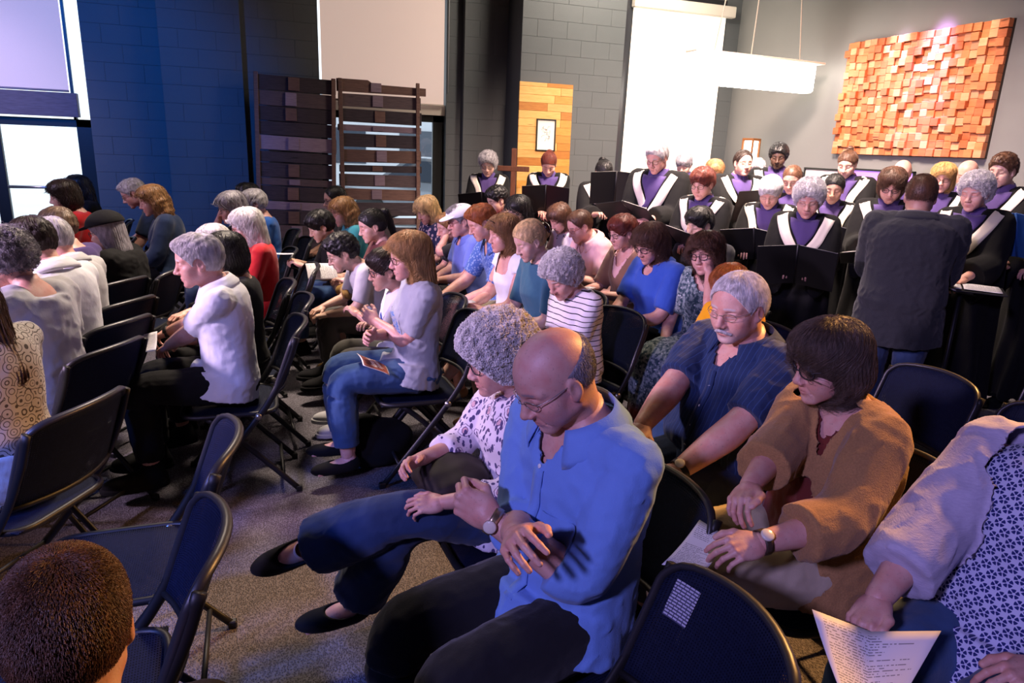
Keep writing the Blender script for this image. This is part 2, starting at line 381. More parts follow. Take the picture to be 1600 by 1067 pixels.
TPL = {}
def tpl(kind, *a):
    k = (kind,) + a
    if k not in TPL: TPL[k] = {'head': make_head, 'hand': make_hand, 'hair': make_hair, 'shoe': make_shoe}[kind](*a)
    return TPL[k]
def make_shoe(kind, h):
    """x along the foot from the heel, z up from the sole; ankle at (0.055, 0, 0.09)"""
    lo = (-.03, -.07, -.02); hi = (.27, .07, .16)
    P = grid_pts(lo, hi, h)
    w = .9 if kind in ('foot', 'flat') else 1.0
    d = s_ell(P, (.045, 0, .035), (.056, .035 * w, .045))
    d = smin(d, s_ell(P, (.150, .004, .028), (.095, .047 * w, .036)), .04)
    d = smin(d, s_cap(P, (.055, 0, .05), (.115, .002, .04), .042 * w, .032), .03)
    d = smax(d, -P[..., 2] + .002, .006)
    if kind == 'foot':
        for i in range(5): d = smin(d, s_cap(P, (.19, .030 - .015 * i, .016), (.243 - .011 * i - (.004 if i == 0 else 0), .033 - .016 * i, .011), .013 if i == 0 else .009, .011 if i == 0 else .0078), .006)
        d = smin(d, s_cap(P, (.055, 0, .06), (.05, 0, .14), .032, .034), .02)
    elif kind == 'flat':                                  # low cut shoe with an open instep
        d = smax(d, -s_ell(P, (.085, 0, .078), (.070, .040, .045)), .006)
    else:
        d = smin(d, s_cap(P, (.052, 0, .06), (.050, 0, .085), .040, .042), .02)
        sole = np.maximum(np.maximum(P[..., 2] - .022, -P[..., 2]), smin(s_ell(P, (.05, 0, .01), (.064, .042, .08)), s_ell(P, (.15, .004, .01), (.105, .054, .08)), .04))
        d = smin(d, sole, .004)
    return surface_net(d, lo, h)

PEND, AFTER, PEOPLE = [], [], []       # garments to fuse, work that waits for them, everybody
RES = {'hi': dict(head=.003, hand=.003, hair=.0042, vox=.0075, strands=5000, sr=.00055), 'mid': dict(head=.0042, hand=.0042, hair=.0055, vox=.011, strands=1400, sr=.0009), 'lo': dict(head=.0055, hand=.006, hair=.0065, vox=.0145, strands=500, sr=.0014)}
RINGS = {'m': [(-.20, .09, .05, .07), (-.13, .152, .09, .115), (0, .172, .112, .125), (.2, .163, .115, .105), (.42, .160, .118, .100), (.65, .173, .122, .112), (.8, .176, .113, .114), (.9, .158, .092, .106), (.97, .112, .068, .086), (1.03, .068, .052, .066), (1.10, .054, .048, .058)],
         'f': [(-.20, .09, .05, .07), (-.13, .160, .09, .115), (0, .178, .112, .125), (.2, .155, .110, .098), (.40, .138, .110, .090), (.62, .150, .138, .100), (.78, .153, .112, .104), (.9, .140, .085, .096), (.97, .100, .062, .078), (1.03, .060, .046, .060), (1.10, .047, .042, .050)]}
HANDS = {'lap': ((.33, .06, .66), (.33, -.07, .66)), 'cross': ((.30, -.06, .80), (.26, .10, .77)), 'hold': ((.34, .09, .74), (.34, -.09, .74)), 'read': ((.37, .10, .80), (.37, -.10, .80)),
         'knee': ((.44, .13, .63), (.44, -.13, .63)), 'folder': ((.36, .11, 1.10), (.36, -.11, 1.10)), 'side': ((.03, .30, .78), (.03, -.30, .78)), 'clasp': ((.30, .035, .68), (.31, -.035, .69)), 'frontclasp': ((.30, .035, 1.0), (.31, -.035, 1.0))}
class Person: pass
def person(label, uv, face, sex='f', skin='pale', hair=('short', 'grey'), sit=True, s=1.0, g=1.0, belly=0.0, lean=4, slump=8, head=(18, 0, 0), hands='lap', hp=('relax', 'relax'), palm=((0, 0, 1), (0, 0, 1)), pole=None,
           legs='plain', wear=(), shoes=('shoe', 'black'), res='mid', fat=1.0, hs=.955, beard=0.0, glasses=None, dz=0.0, spread=.72, chair=True, elbow=None, group=None, barefoot=False, knees=None, strands=None, twist=0, shrug=0.0, at=None):
    p = Person(); p.__dict__.update(label=label, sex=sex, sit=sit, s=s, g=g, res=res); R = RES[res]; p.R = R; p.head_pose = head
    tp = np.array((-.024, 0, -.052)); pitch, yaw, roll = head
    HR = rot('Z', yaw) @ rot('Y', pitch) @ rot('X', roll); sc = np.array((1, fat, 1)) * hs * (.97 if sex == 'f' else 1.0)
    th = math.radians(lean); sl = math.radians(slump); ts = np.linspace(-.25, 1.12, 56); ang = th + sl * (2 * np.clip(ts, 0, 1) - 1)
    na = np.interp(1.0, ts, ang) + math.radians(14); un = V3(math.sin(na), 0, math.cos(na))
    dirs = np.stack([np.sin(ang), 0 * ang, np.cos(ang)], 1)
    hv, hf, hc = tpl('head', sex, R['head']); hr = ((hv[hv[:, 2] > .02] - tp) * sc) @ HR.T; tipv = hr[hr[:, 2].argmax()]
    tip = tipv + V3(0, 0, {'none': 0, 'fringe': .001, 'buzz': .003, 'recede': .006, 'curly': .030, 'perm': .024, 'afro': .024}.get(hair[0], .014))
    def pose(s, dz):                                      # spine from the pelvis up, and the top of the head
        pz = (.452 + .104 * g if sit else .94 * s) + dz; st = np.zeros((len(ts), 3)); i0 = np.argmin(abs(ts))
        seg = (dirs[1:] + dirs[:-1]) / 2 * np.diff(ts)[:, None] * .50 * s; st[1:] = np.cumsum(seg, 0); st = st - st[i0] + V3(0, 0, pz)
        N = np.array([np.interp(1.0, ts, st[:, k]) for k in range(3)]); piv = N + un * .085 * s
        return pz, st, N, piv, piv + tip
    if at is None and len(uv) == 3 and sit:               # stature from the measured distance, the rest from the seat
        zw = at_depth(*uv)[2]; z0, z1 = pose(.8, 0)[4][2], pose(1.2, 0)[4][2]
        s2 = .8 + .4 * (zw - z0) / (z1 - z0); s3 = min(max(s2, .88 * s), 1.12 * s); s = s3; dz = min(max(zw - pose(s, 0)[4][2], -.06), .06)
    p.s = s; pz, st, N, piv, top = pose(s, dz); Ls = .5 * s; p.pel = V3(0, 0, pz)
    # the spine: a curve whose direction goes from lean-slump at the pelvis to lean+slump at the neck
    def spine(t):
        c = np.array([np.interp(t, ts, st[:, k]) for k in range(3)]); a = np.interp(t, ts, ang)
        tw = math.radians(twist) * np.clip(t, 0, 1)
        f = V3(math.cos(a), 0, -math.sin(a)); l = V3(0, 1, 0)
        if tw: u = V3(math.sin(a), 0, math.cos(a)); f, l = f * math.cos(tw) + l * math.sin(tw), l * math.cos(tw) - f * math.sin(tw)
        return c, f, l
    p.spine = spine
    def torso(infl=0.0, t0=-.25, t1=1.12, n=28, bw=1.0):
        rows = []
        for (t, hw, df, db) in RINGS[sex]:
            if t < t0 - 1e-6 or t > t1 + 1e-6: continue
            gg = g if t < .93 else 1 + (g - 1) * .4
            b = belly * math.exp(-((t - .22) / .28) ** 2) * s
            rows.append((t, hw * gg * s * bw + infl + b * .35, df * gg * s + infl + b, db * gg * s + infl))
        rows = np.array(rows); tt = np.linspace(rows[0, 0], rows[-1, 0], 26)
        rr = np.array([np.interp(tt, rows[:, 0], rows[:, k]) for k in range(1, 4)]).T
        a = np.linspace(0, 2 * math.pi, n, endpoint=False); ca, sa = np.cos(a), np.sin(a)
        ca2 = np.sign(ca) * abs(ca) ** .85; sa2 = np.sign(sa) * abs(sa) ** .85
        V = []
        for t, (hw, df, db) in zip(tt, rr):
            c, f, l = spine(t); x = np.where(ca2 > 0, ca2 * df, ca2 * db)
            V.append(c + x[:, None] * f + (sa2 * hw)[:, None] * l)
        m = len(V); V = np.concatenate(V)
        F = [(i * n + j, i * n + (j + 1) % n, (i + 1) * n + (j + 1) % n, (i + 1) * n + j) for i in range(m - 1) for j in range(n)]
        F.append(tuple(range(n))[::-1]); F.append(tuple((m - 1) * n + j for j in range(n)))
        return V, F
    p.torso = torso
    # ---- the head
    NR = rot('Z', twist) @ rot('Y', math.degrees(na) - 8)
    p.HR = HR
    def H(q, neck=True):
        q = np.asarray(q, float); a = (q - tp) * sc
        out = a @ HR.T
        if neck:
            w = np.clip((-.045 - q[..., 2]) / .085, 0, 1); w = w * w * (3 - 2 * w) * (q[..., 0] < .03); w = w[..., None]
            out = out * (1 - w) + (a @ NR.T) * w
        return out + piv
    p.H = H
    tri = [tuple(q) for q in hf]
    parts = [(H(hv), tri), torso(-.004)]; cols = [hc * np.array((1, 1, beard, 1)), np.tile((0, 0, 0, 1.), (len(parts[1][0]), 1))]
    p.top = top; fr = math.radians(face); p.face = fr
    w = np.array((at[0], at[1], top[2])) if at is not None else at_z(uv[0], uv[1], top[2])
    c, sn = math.cos(fr), math.sin(fr)
    if at is not None and sit: top = V3(0, 0, top[2])
    loc = (w[0] - (c * top[0] - sn * top[1]), w[1] - (sn * top[0] + c * top[1]), 0)
    def px(q):                                            # a wrist, knee or foot seen at a pixel, on a plane of the person's own space
        if len(q) == 3: return np.array(q, float)
        u, v, val, pl = q; d = ray(u, v); o = CPOS - np.array(loc); cc, ss = math.cos(-fr), math.sin(-fr)
        d = V3(cc * d[0] - ss * d[1], ss * d[0] + cc * d[1], d[2]); o = V3(cc * o[0] - ss * o[1], ss * o[0] + cc * o[1], o[2]); k = 'xyz'.index(pl)
        return o + d * ((val - o[k]) / d[k])
    # ---- arms
    P = HANDS[hands] if isinstance(hands, str) else hands
    l1, l2 = .295 * s, .255 * s; ar = (.95 if sex == 'f' else 1.08) * (1 + (g - 1) * .8) * s
    p.arm = []; sw = (.178 if sex == 'm' else .156) * s * (1 + (g - 1) * .55)
    for k, sd in enumerate((1, -1)):
        c, f, l = spine(.87); S = c + l * sd * sw + f * (.005 + .02 * shrug) + V3(0, 0, .012)
        tgt = px(P[k]) if len(P[k]) == 4 else np.array(P[k], float) * np.array((s, s, 1)) + V3(0, 0, dz)
        po = (-.35, sd * (.75 * spread * (1 if sit else .35)), -.75) if pole is None or pole[k] is None else pole[k]
        E, W = ik(S, tgt, l1, l2, po)
        J = [S, S + (E - S) * .45, E - unit(E - S) * .045, E + unit(W - E) * .035, E + (W - E) * .45, W]
        rr = np.array([.050, .047, .041, .042, .038, .0255]) * ar
        pts, rd = curve_pts(J, rr, 5); p.arm.append((pts, rd[:, 0], S, E, W)); rb = rd[:, 0].copy(); cov = 1 if any(getattr(w_, 'covers', True) for w_ in wear) else 0; rb[:7] *= np.array((.50, .66, .74, .80, .86, .92, .96)) if cov else np.array((.55, .8, .95, 1, 1, 1, 1)); q0 = pts[0] + (c + l * sd * sw * .55 - pts[0]) * .35
        parts.append(tube(np.concatenate([[q0], pts]), np.concatenate([[rb[0] * .8], rb]), 14, round_end=(False, True))); cols.append(np.tile((0, 0, 0, 1.), (len(parts[-1][0]), 1)))
        v, fc = tpl('hand', hp[k], R['hand'])
        x = unit(W - E); zz = np.array(palm[k], float); zz = unit(zz - (zz @ x) * x); y = np.cross(zz, x)
        v = v * np.array((1, 1 if sd < 0 else -1, 1)) * (.92 if sex == 'f' else 1.0) * s
        parts.append((v[:, :1] * x + v[:, 1:2] * y + v[:, 2:] * zz + W, [tuple(q) for q in (fc if sd < 0 else fc[:, ::-1])])); cols.append(np.tile((0, 0, 0, 1.), (len(v), 1)))
        p.__dict__['wrist' + 'LR'[k]] = (W, x, y, zz)
    # ---- legs
    lt, ls = .43 * s, .42 * s; p.leg = []
    for k, sd in enumerate((1, -1)):
        hj = p.pel + V3(.01, sd * .092 * s * g, -.015)
        if not sit: kn, an, fd = V3(.02, sd * .10, .50 * s), V3(-.02, sd * .105, .085), (1, sd * .15, 0)
        else:
            kn, an, fd = V3(lt + .0, sd * .112 * s, pz - .005 - dz * .6), V3(lt - .03, sd * .112 * s, .09), (1, sd * .12, 0)
            if legs == 'back': an = V3(lt - .22, sd * .11, .09)
            if legs == 'out': an = V3(lt + .12, sd * .13, .09)
            if legs in ('crossR', 'crossL') and (sd < 0) == (legs == 'crossR'):
                kn = V3(lt - .02, sd * .01, pz + .115); an = V3(lt + .20, -sd * .12, pz - .245); fd = (1, -sd * .25, -.45)
            elif legs in ('crossR', 'crossL'): kn = V3(lt, sd * .05, pz - .01); an = V3(lt - .06, sd * .07, .09)
            if legs in ('ankleR', 'ankleL') and (sd < 0) == (legs == 'ankleR'):
                kn = V3(lt - .08, sd * .30, pz + .11); an = V3(lt - .03, -sd * .12, pz + .10); fd = (.35, -sd * 1, -.1)
        if knees is not None and knees[k] is not None: kn, an, fd = [px(q) for q in knees[k]]
        kn = hj + unit(kn - hj) * min(np.linalg.norm(kn - hj), lt * 1.04); an = kn + unit(an - kn) * min(np.linalg.norm(an - kn), ls * 1.04)
        J = [hj, hj + (kn - hj) * .5, kn - unit(kn - hj) * .04, kn + unit(an - kn) * .06, kn + (an - kn) * .38, an]
        rr = np.array([.088, .076, .060, .055, .054, .036]) * (1 + (g - 1) * .8) * s
        pts, rd = curve_pts(J, rr, 5); p.leg.append((pts, rd[:, 0], kn, an, np.array(fd, float)))
        parts.append(tube(pts, rd[:, 0], 14)); cols.append(np.tile((0, 0, 0, 1.), (len(parts[-1][0]), 1)))
    # ---- root and where it stands
    root = empty('person', loc, fr, label=label, category='person')
    if group: root['group'] = group
    p.root = root; p.loc = loc; p.M = Matrix.Translation(loc) @ Matrix.Rotation(fr, 4, 'Z')
    v, f = join(parts); sk = skin_mat(skin, hair[1])
    fo = [q for q in (0, 1)]
    if shoes is not None and shoes[0] in ('foot', 'flat', 'sandal'):
        for k, sd in enumerate((1, -1)):
            fv, ff = tpl('shoe', 'foot', R['hand']); fv = place_foot(p, k, fv * (.86 if shoes[0] == 'flat' else .95)); fv[:, 2] += .004 if shoes[0] == 'flat' else 0
            v, f = join([(v, f), (fv, [tuple(q) for q in ff])]); cols.append(np.tile((0, 0, 0, 1.), (len(fv), 1)))
    p.body = link('body', mesh('body', v, f, [sk], attr=np.concatenate(cols)), root)
    if shoes is not None and shoes[0] in ('shoe', 'flat', 'clog'):
        for k, sd in enumerate((1, -1)):
            fv, ff = tpl('shoe', 'shoe' if shoes[0] == 'clog' else shoes[0], max(R['hand'], .004))
            fv = place_foot(p, k, fv * (1.0 if sex == 'f' else 1.1)); link('shoe', mesh('shoe', fv, ff, [cloth(shoes[1])]), root)
    for w_ in wear: w_(p)
    # ---- hair
    if hair[0] != 'none':
        hm = hair_mat(hair[1]); v, f = tpl('hair', hair[0], R['hair'])
        ho = link('hair', mesh('hair', H(v, False), f, [hm]), root)
        n = R['strands'] if strands is None else strands
        if n:
            S = hair_strands(hair[0], v, f, n, len(PEOPLE) + 7, 7 if res != 'lo' else 5); n, K, _ = S.shape
            cu = bpy.data.hair_curves.new('hair_strands'); cu.add_curves([K] * n); cu.points.foreach_set('position', H(S, False).astype(np.float32).ravel())
            cu.points.foreach_set('radius', np.tile(np.linspace(R['sr'], R['sr'] * .4, K) * (1.9 if hair[0] == 'curly' else 1), n).astype(np.float32)); cu.materials.append(hm)
            link('hair_strands', cu, ho, kind='stuff')
    if glasses: make_glasses(p, glasses)
    PEOPLE.append(p)
    if sit and chair: CHAIR_SPOTS.append((p, (loc[0], loc[1]), fr))
    return p
CHAIR_SPOTS = []
def place_foot(p, k, v):
    pts, rd, kn, an, fd = p.leg[k]
    x = unit(fd); up = unit(kn - an)
    if an[2] < .12: up = V3(0, 0, 1); x = unit(x * np.array((1, 1, 0)))
    z = unit(up - (up @ x) * x); y = np.cross(z, x)
    v = v - np.array((.055, 0, .088))
    return v[:, :1] * x + v[:, 1:2] * y + v[:, 2:] * z + an
def make_glasses(p, kind):
    col, r, w, h, round_ = {'wire': ((.35, .30, .25), .0011, .0215, .0155, 1), 'dark': ((.02, .02, .025), .0021, .0245, .0195, .8), 'red': ((.20, .03, .03), .0016, .0225, .0165, .8), 'brown': ((.06, .035, .02), .0018, .023, .018, .85)}[kind]
    if p.res == 'lo': r = max(r, .0018)
    parts = []; lens = []
    a = np.linspace(0, 2 * math.pi, 22)
    for sd in (1, -1):
        ex = np.sign(np.cos(a)) * abs(np.cos(a)) ** round_ * w; ez = np.sign(np.sin(a)) * abs(np.sin(a)) ** round_ * h
        c = np.stack([.103 - .012 * ((ex * 1 + .033) / .05) ** 2 - .08 * (-.0) + ez * .12, sd * (.0335 + ex), .003 + ez], 1)
        parts.append(tube(p.H(c, False), np.full(22, r), 6, round_end=(False, False)))
        lens.append((p.H(np.concatenate([c[:-1], [c[:-1].mean(0)]]), False), [(i, (i + 1) % 21, 21) for i in range(21)]))
        tm = np.array([(.092, sd * .0575, .010), (.06, sd * .0715, .011), (.01, sd * .0785, .012), (-.012, sd * .0800, .008), (-.024, sd * .079, -.010)])
        q, _ = curve_pts(tm, np.ones(5), 4); parts.append(tube(p.H(q, False), np.full(len(q), r), 6))
    b = np.array([(.1035, .0115, .007), (.1105, 0, .010), (.1035, -.0115, .007)]); q, _ = curve_pts(b, np.ones(3), 4); parts.append(tube(p.H(q, False), np.full(len(q), r), 6))
    v, f = join(parts); o = link('glasses', mesh('glasses', v, f, [plain('frame_' + kind, col, .35, .6 if kind == 'wire' else 0)]), p.root)
    for v, f in lens: link('lens', mesh('lens', v, f, [lens_mat()]), o)

# ---------------------------------------------------------------- garments
def fuse(p, name, parts, mat, vox=None, smooth=3, fold=.004, ff=26, cut=None, extra=None, parent=None):
    v, f = join(parts); o = link(name, mesh(name, v, f, [mat]), parent or p.root)
    m = o.modifiers.new('r', 'REMESH'); m.mode = 'VOXEL'; m.voxel_size = vox or p.R['vox']; m.use_smooth_shade = True
    if smooth: q = o.modifiers.new('s', 'SMOOTH'); q.iterations = smooth; q.factor = .5
    PEND.append((o, fold, ff, cut, p, extra, len(PEND) * 1.37)); return o
def sleeve(p, k, frac, infl, end=None, flare=0.0):
    pts, rd, S, E, W = p.arm[k]; n = max(3, int(round(len(pts) * frac)))
    c, f, l = p.spine(.86); a = c + l * (1 if k == 0 else -1) * .09 * p.s
    t = np.linspace(0, 1, n); r = rd[:n] + infl * (1 + .25 * t) + flare * t; r[:2] *= .96
    if frac >= 1 and end: r[-3:] = np.maximum(end, r[-3:] * .8)
    yoke = tube([a, a * .5 + S * .5, S], np.array([.078, .070, .058]) * p.s * (1 + (p.g - 1) * .4) + infl * .6, 14)
    return join([yoke, tube(pts[:n], r, 14, round_end=(True, False))])
def top(mat, sl=.42, infl=.010, t0=-.13, t1=1.0, name='shirt', fold=.003, cut=None, hem=None, loose=0.0, cuff=None, ff=26):
    def go(p):
        parts = [p.torso(infl, t0, t1)]
        if sl: parts += [sleeve(p, k, sl if not isinstance(sl, tuple) else sl[k], infl + .004 + loose, cuff) for k in (0, 1)]
        if hem:                                           # the hem lies over the lap or hips
            c, f, l = p.spine(t0 + .12); a = np.linspace(0, 2 * math.pi, 24, endpoint=False)
            w, d = (.19 * p.g * p.s + .012, .155 * p.g * p.s + .012)
            parts.append(tube([c + V3(.02, 0, .06), c + V3(.03, 0, .0), c + V3(.045, 0, -hem)], np.array([(w * .93, d * .9), (w, d), (w * 1.05, d * 1.1)]), 24, ref=(1, 0, 0), round_end=(False, False)))
        o = fuse(p, name, parts, mat() if callable(mat) else mat, fold=fold, cut=cut, ff=ff)
        p.__dict__[name] = o; p.top_obj = o
    return go
def bottoms(mat, frac=.96, infl=.012, name='trousers', fold=.004, flare=0.0):
    def go(p):
        parts = [p.torso(infl + .002, -.25, .12)]
        for k in (0, 1):
            pts, rd, kn, an, fd = p.leg[k]; n = max(4, int(round(len(pts) * frac))); t = np.linspace(0, 1, n)
            r = rd[:n] + infl + .012 * t + flare * t ** 3
            parts.append(tube(pts[:n], r, 16, round_end=(True, False)))
        if p.sit: parts.append(tube([p.pel + V3(-.03, 0, -.02), p.pel + V3(.12, 0, -.02)], np.array([(.165, .07), (.15, .06)]) * p.g * p.s, 18))
        p.__dict__[name] = fuse(p, name, parts, mat, fold=fold)
    return go
def skirt(mat, length=1.0, infl=.03, name='skirt', fold=.006, ff=22):
    def go(p):
        parts = [p.torso(infl * .5, -.25, .3)]
        c = (p.leg[0][2] + p.leg[1][2]) / 2
        for k in (0, 1):
            pts, rd, kn, an, fd = p.leg[k]; n = max(4, int(round(len(pts) * length))); t = np.linspace(0, 1, n)
            q = pts[:n].copy(); parts.append(tube(q, rd[:n] + infl + .05 * t ** 2, 16, round_end=(True, False)))
        pa = (p.leg[0][0][:n] + p.leg[1][0][:n]) / 2
        parts.append(tube(pa, np.stack([np.linspace(.10, .19, n), np.linspace(.09, .14, n)], 1), 20, ref=(1, 0, .3), round_end=(True, False)))
        fuse(p, name, parts, mat, fold=fold, ff=ff)
    return go
def robe(mat, big=True):
    def go(p):
        s = p.s; c0 = p.pel; parts = [p.torso(.020, -.13, 1.0)]
        z = np.array([1.28, 1.05, .8, .5, .12]) * s; w = np.array([.19, .205, .215, .225, .24]) * s * p.g; d = np.array([.13, .15, .165, .18, .20]) * s * p.g
        parts.append(tube(np.stack([c0[0] + 0 * z, 0 * z, z], 1), np.stack([w, d], 1), 28, ref=(1, 0, 0), round_end=(True, False)))
        for k in (0, 1):
            parts.append(sleeve(p, k, .93, .028, None, .030))
            pts, rd, S, E, W = p.arm[k]                   # the hanging bell of the sleeve
            q = pts[8:-2]; t = np.linspace(0, 1, len(q)); parts.append(tube(q - np.array((0, 0, 1.)) * (.035 + .07 * t)[:, None], np.stack([.045 + .01 * t, .055 + .055 * t], 1), 14, ref=(0, 0, 1), round_end=(True, False)))
        p.robe = fuse(p, 'robe', parts, mat, fold=.0, extra='robe', smooth=4)
        AFTER.append(lambda: stole(p))
    return go
def bvh_of(o):
    me = o.data; n = len(me.vertices); co = np.empty(n * 3, np.float32); me.vertices.foreach_get('co', co)
    return BVHTree.FromPolygons(co.reshape(-1, 3).tolist(), [tuple(q.vertices) for q in me.polygons])
def drape(bv, G, off, relax=0):
    """a grid of points (a, b, 3) laid on the surface with its edges turned down"""
    out = np.empty_like(G)
    for i in range(G.shape[0]):
        for j in range(G.shape[1]):
            q = bv.find_nearest(Vector(G[i, j]))
            out[i, j] = np.array(q[0]) + np.array(q[1]) * off if q[0] is not None else G[i, j]
    for _ in range(relax): out[1:-1] = .25 * out[:-2] + .5 * out[1:-1] + .25 * out[2:]
    return out
def grid_mesh(name, G, mats, thick=.004, parent=None, uv=False, **props):
    a, b = G.shape[:2]; f = [(i * b + j, i * b + j + 1, (i + 1) * b + j + 1, (i + 1) * b + j) for i in range(a - 1) for j in range(b - 1)]
    u = np.stack(np.meshgrid(np.linspace(0, 1, a), np.linspace(0, 1, b), indexing='ij'), -1).reshape(-1, 2)
    o = link(name, mesh(name, G.reshape(-1, 3), f, mats, uv=u if uv else None), parent, **props)
    if thick: m = o.modifiers.new('t', 'SOLIDIFY'); m.thickness = thick; m.offset = 0
    return o
def frame(p, t, x, y):
    c, f, l = p.spine(t); return c + f * x + l * y
def stole(p):
    bv = bvh_of(p.robe); s = p.s; w = .072 * s
    path = [(.42, .20, 0), (.60, .20, .045), (.80, .17, .095), (.95, .10, .125), (1.0, .0, .13), (.97, -.10, .115), (.88, -.16, .07), (.80, -.19, .0)]
    for sd in (1, -1):
        q, _ = curve_pts([frame(p, t, x * s, sd * y * s) for t, x, y in path], np.ones(len(path)), 4)
        T = np.gradient(q, axis=0); G = []
        for i in range(len(q)):
            nb = bv.find_nearest(Vector(q[i])); n = np.array(nb[1]); side = unit(np.cross(T[i], n)) * sd
            base = np.array(nb[0]); ww = w * (1 if i > 1 else (.5 + .25 * i))
            G.append([base + side * ww * (e - 0.1) for e in np.linspace(0, 1, 4)])
        grid_mesh('stole', drape(bv, np.array(G), .010, 5), [cloth('cream')], .005, p.root)
    # the purple yoke between the bands and its soft collar
    G = []
    for u in np.linspace(0, 1, 9):
        t = .50 + .53 * u; hw = (.004 + .115 * min(u, .85)) * s; x = .22 - .12 * u ** 2
        G.append([frame(p, t, x * s, y * hw) for y in np.linspace(-1, 1, 9)])
    grid_mesh('yoke', drape(bv, np.array(G), .0055, 1), [cloth('purple')], .003, p.root)
    c, f, l = p.spine(.97); a = np.linspace(0, 2 * math.pi, 25); G = []
    for u in np.linspace(0, 1, 6):
        cc, f, l = p.spine(.92 + .15 * u); r = np.array((.098, .112)) * (1 - .40 * u) * s * (1 if p.sex == 'm' else .92)
        G.append([cc + f * (math.cos(q) * r[0] + .008) + l * math.sin(q) * r[1] + V3(0, 0, .004 * math.sin(5 * q + 9 * u)) for q in a])
    grid_mesh('robe_collar', np.array(G), [cloth('purple')], .006, p.root)
def collar(mat, h=.040, open_=.9, spread=1.0):
    """a folded shirt collar round the neck, open at the throat"""
    def go(p):
        s = p.s * (1 if p.sex == 'm' else .88) * (1 + (p.g - 1) * .4); G = []; uax = unit(p.spine(1.08)[0] - p.spine(.95)[0])
        for u in np.linspace(0, 1, 9):                    # up the stand, over the fold, down the leaf
            row = []
            for q in np.linspace(open_ * .5, 2 * math.pi - open_ * .5, 33):
                front = math.cos(q); k = max(0, front) ** 2
                if u < .45: e = u / .45; r = .112 - .030 * e; up = -.010 + (h + .010) * e
                else: e = (u - .45) / .55; r = .084 + .040 * min(1, e * 1.3) + .010 * k * e; up = h - e * (h * 1.55 + .018 * k * spread)
                c, f, l = p.spine(.975 + .02 * (1 - front))
                row.append(c + f * (math.cos(q) * r * s * .92 + .006) + l * math.sin(q) * r * s * 1.12 + uax * (up - .020 * k) * s)
            G.append(row)
        grid_mesh('collar', np.array(G), [mat], .003, p.root)
    return go
def buttons(col, ts=(.86, .68, .50, .32, .14), r=.0058, y=0.0):
    def go(p):
        def later():
            bv = bvh_of(p.top_obj)
            for t in ts:
                c, f, l = p.spine(t); q = bv.ray_cast(Vector(c + f * .5 + l * y), Vector(-f))
                if q[0] is None: continue
                n = np.array(q[1]); o = np.array(q[0]) + n * .001
                v, fc = tube([o, o + n * .002, o + n * .003], [r, r, r * .8], 12, round_end=(False, False)); link('button', mesh('button', v, fc, [plain('button_' + col, PAL[col], .3)]), p.root)
        AFTER.append(later)
    return go
def placket(mat, w=.016, t0=.05, t1=.93, off=.003):
    def go(p):
        def later():
            bv = bvh_of(p.top_obj); G = []
            for t in np.linspace(t0, t1, 22):
                c, f, l = p.spine(t); q = bv.ray_cast(Vector(c + f * .5), Vector(-f)); b = np.array(q[0]) if q[0] is not None else c + f * .13
                G.append([b + l * y for y in (-w, 0, w)])
            grid_mesh('placket', drape(bv, np.array(G), off), [mat], .002, p.root)
        AFTER.append(later)
    return go
def decal(name, mat, t0, t1, hw, off=.0025, y0=0.0):
    def go(p):
        def later():
            bv = bvh_of(p.top_obj); G = []
            for t in np.linspace(t0, t1, 9):
                c, f, l = p.spine(t); row = []
                for y in np.linspace(-hw, hw, 11):
                    q = bv.ray_cast(Vector(c + f * .5 + l * (y + y0)), Vector(-f)); row.append(np.array(q[0]) + f * off if q[0] is not None else c + f * .12 + l * y)
                G.append(row)
            grid_mesh(name, np.array(G), [mat], 0, p.root, uv=True)
        AFTER.append(later)
    return go
def band(name, k, mat, r=.004, w=.010, d=0.0, face=None):
    """a watch, bracelet or cuff ring round wrist k"""
    def go(p):
        pts, rd, S, E, W = p.arm[k]; x = unit(W - E); z = p.__dict__['wrist' + 'LR'[k]][3]; y = np.cross(z, x); c = W - x * (.005 + d); R = .0265 * p.s * (.95 if p.sex == 'f' else 1.08) * (1 + (p.g - 1) * .6) + r
        a = np.linspace(0, 2 * math.pi, 21); G = np.array([[c + x * e + (y * math.cos(q) + z * math.sin(q)) * R for q in a] for e in np.linspace(-w, w, 4)])
        o = grid_mesh(name, G, [mat], .003, p.root)
        if face is not None:
            b = c + z * (R + .001); v, f = tube([b, b + z * .006, b + z * .008], [.016, .016, .013], 18, round_end=(False, False)); link('watch_face', mesh('watch_face', v, f, [face]), o)
    return go
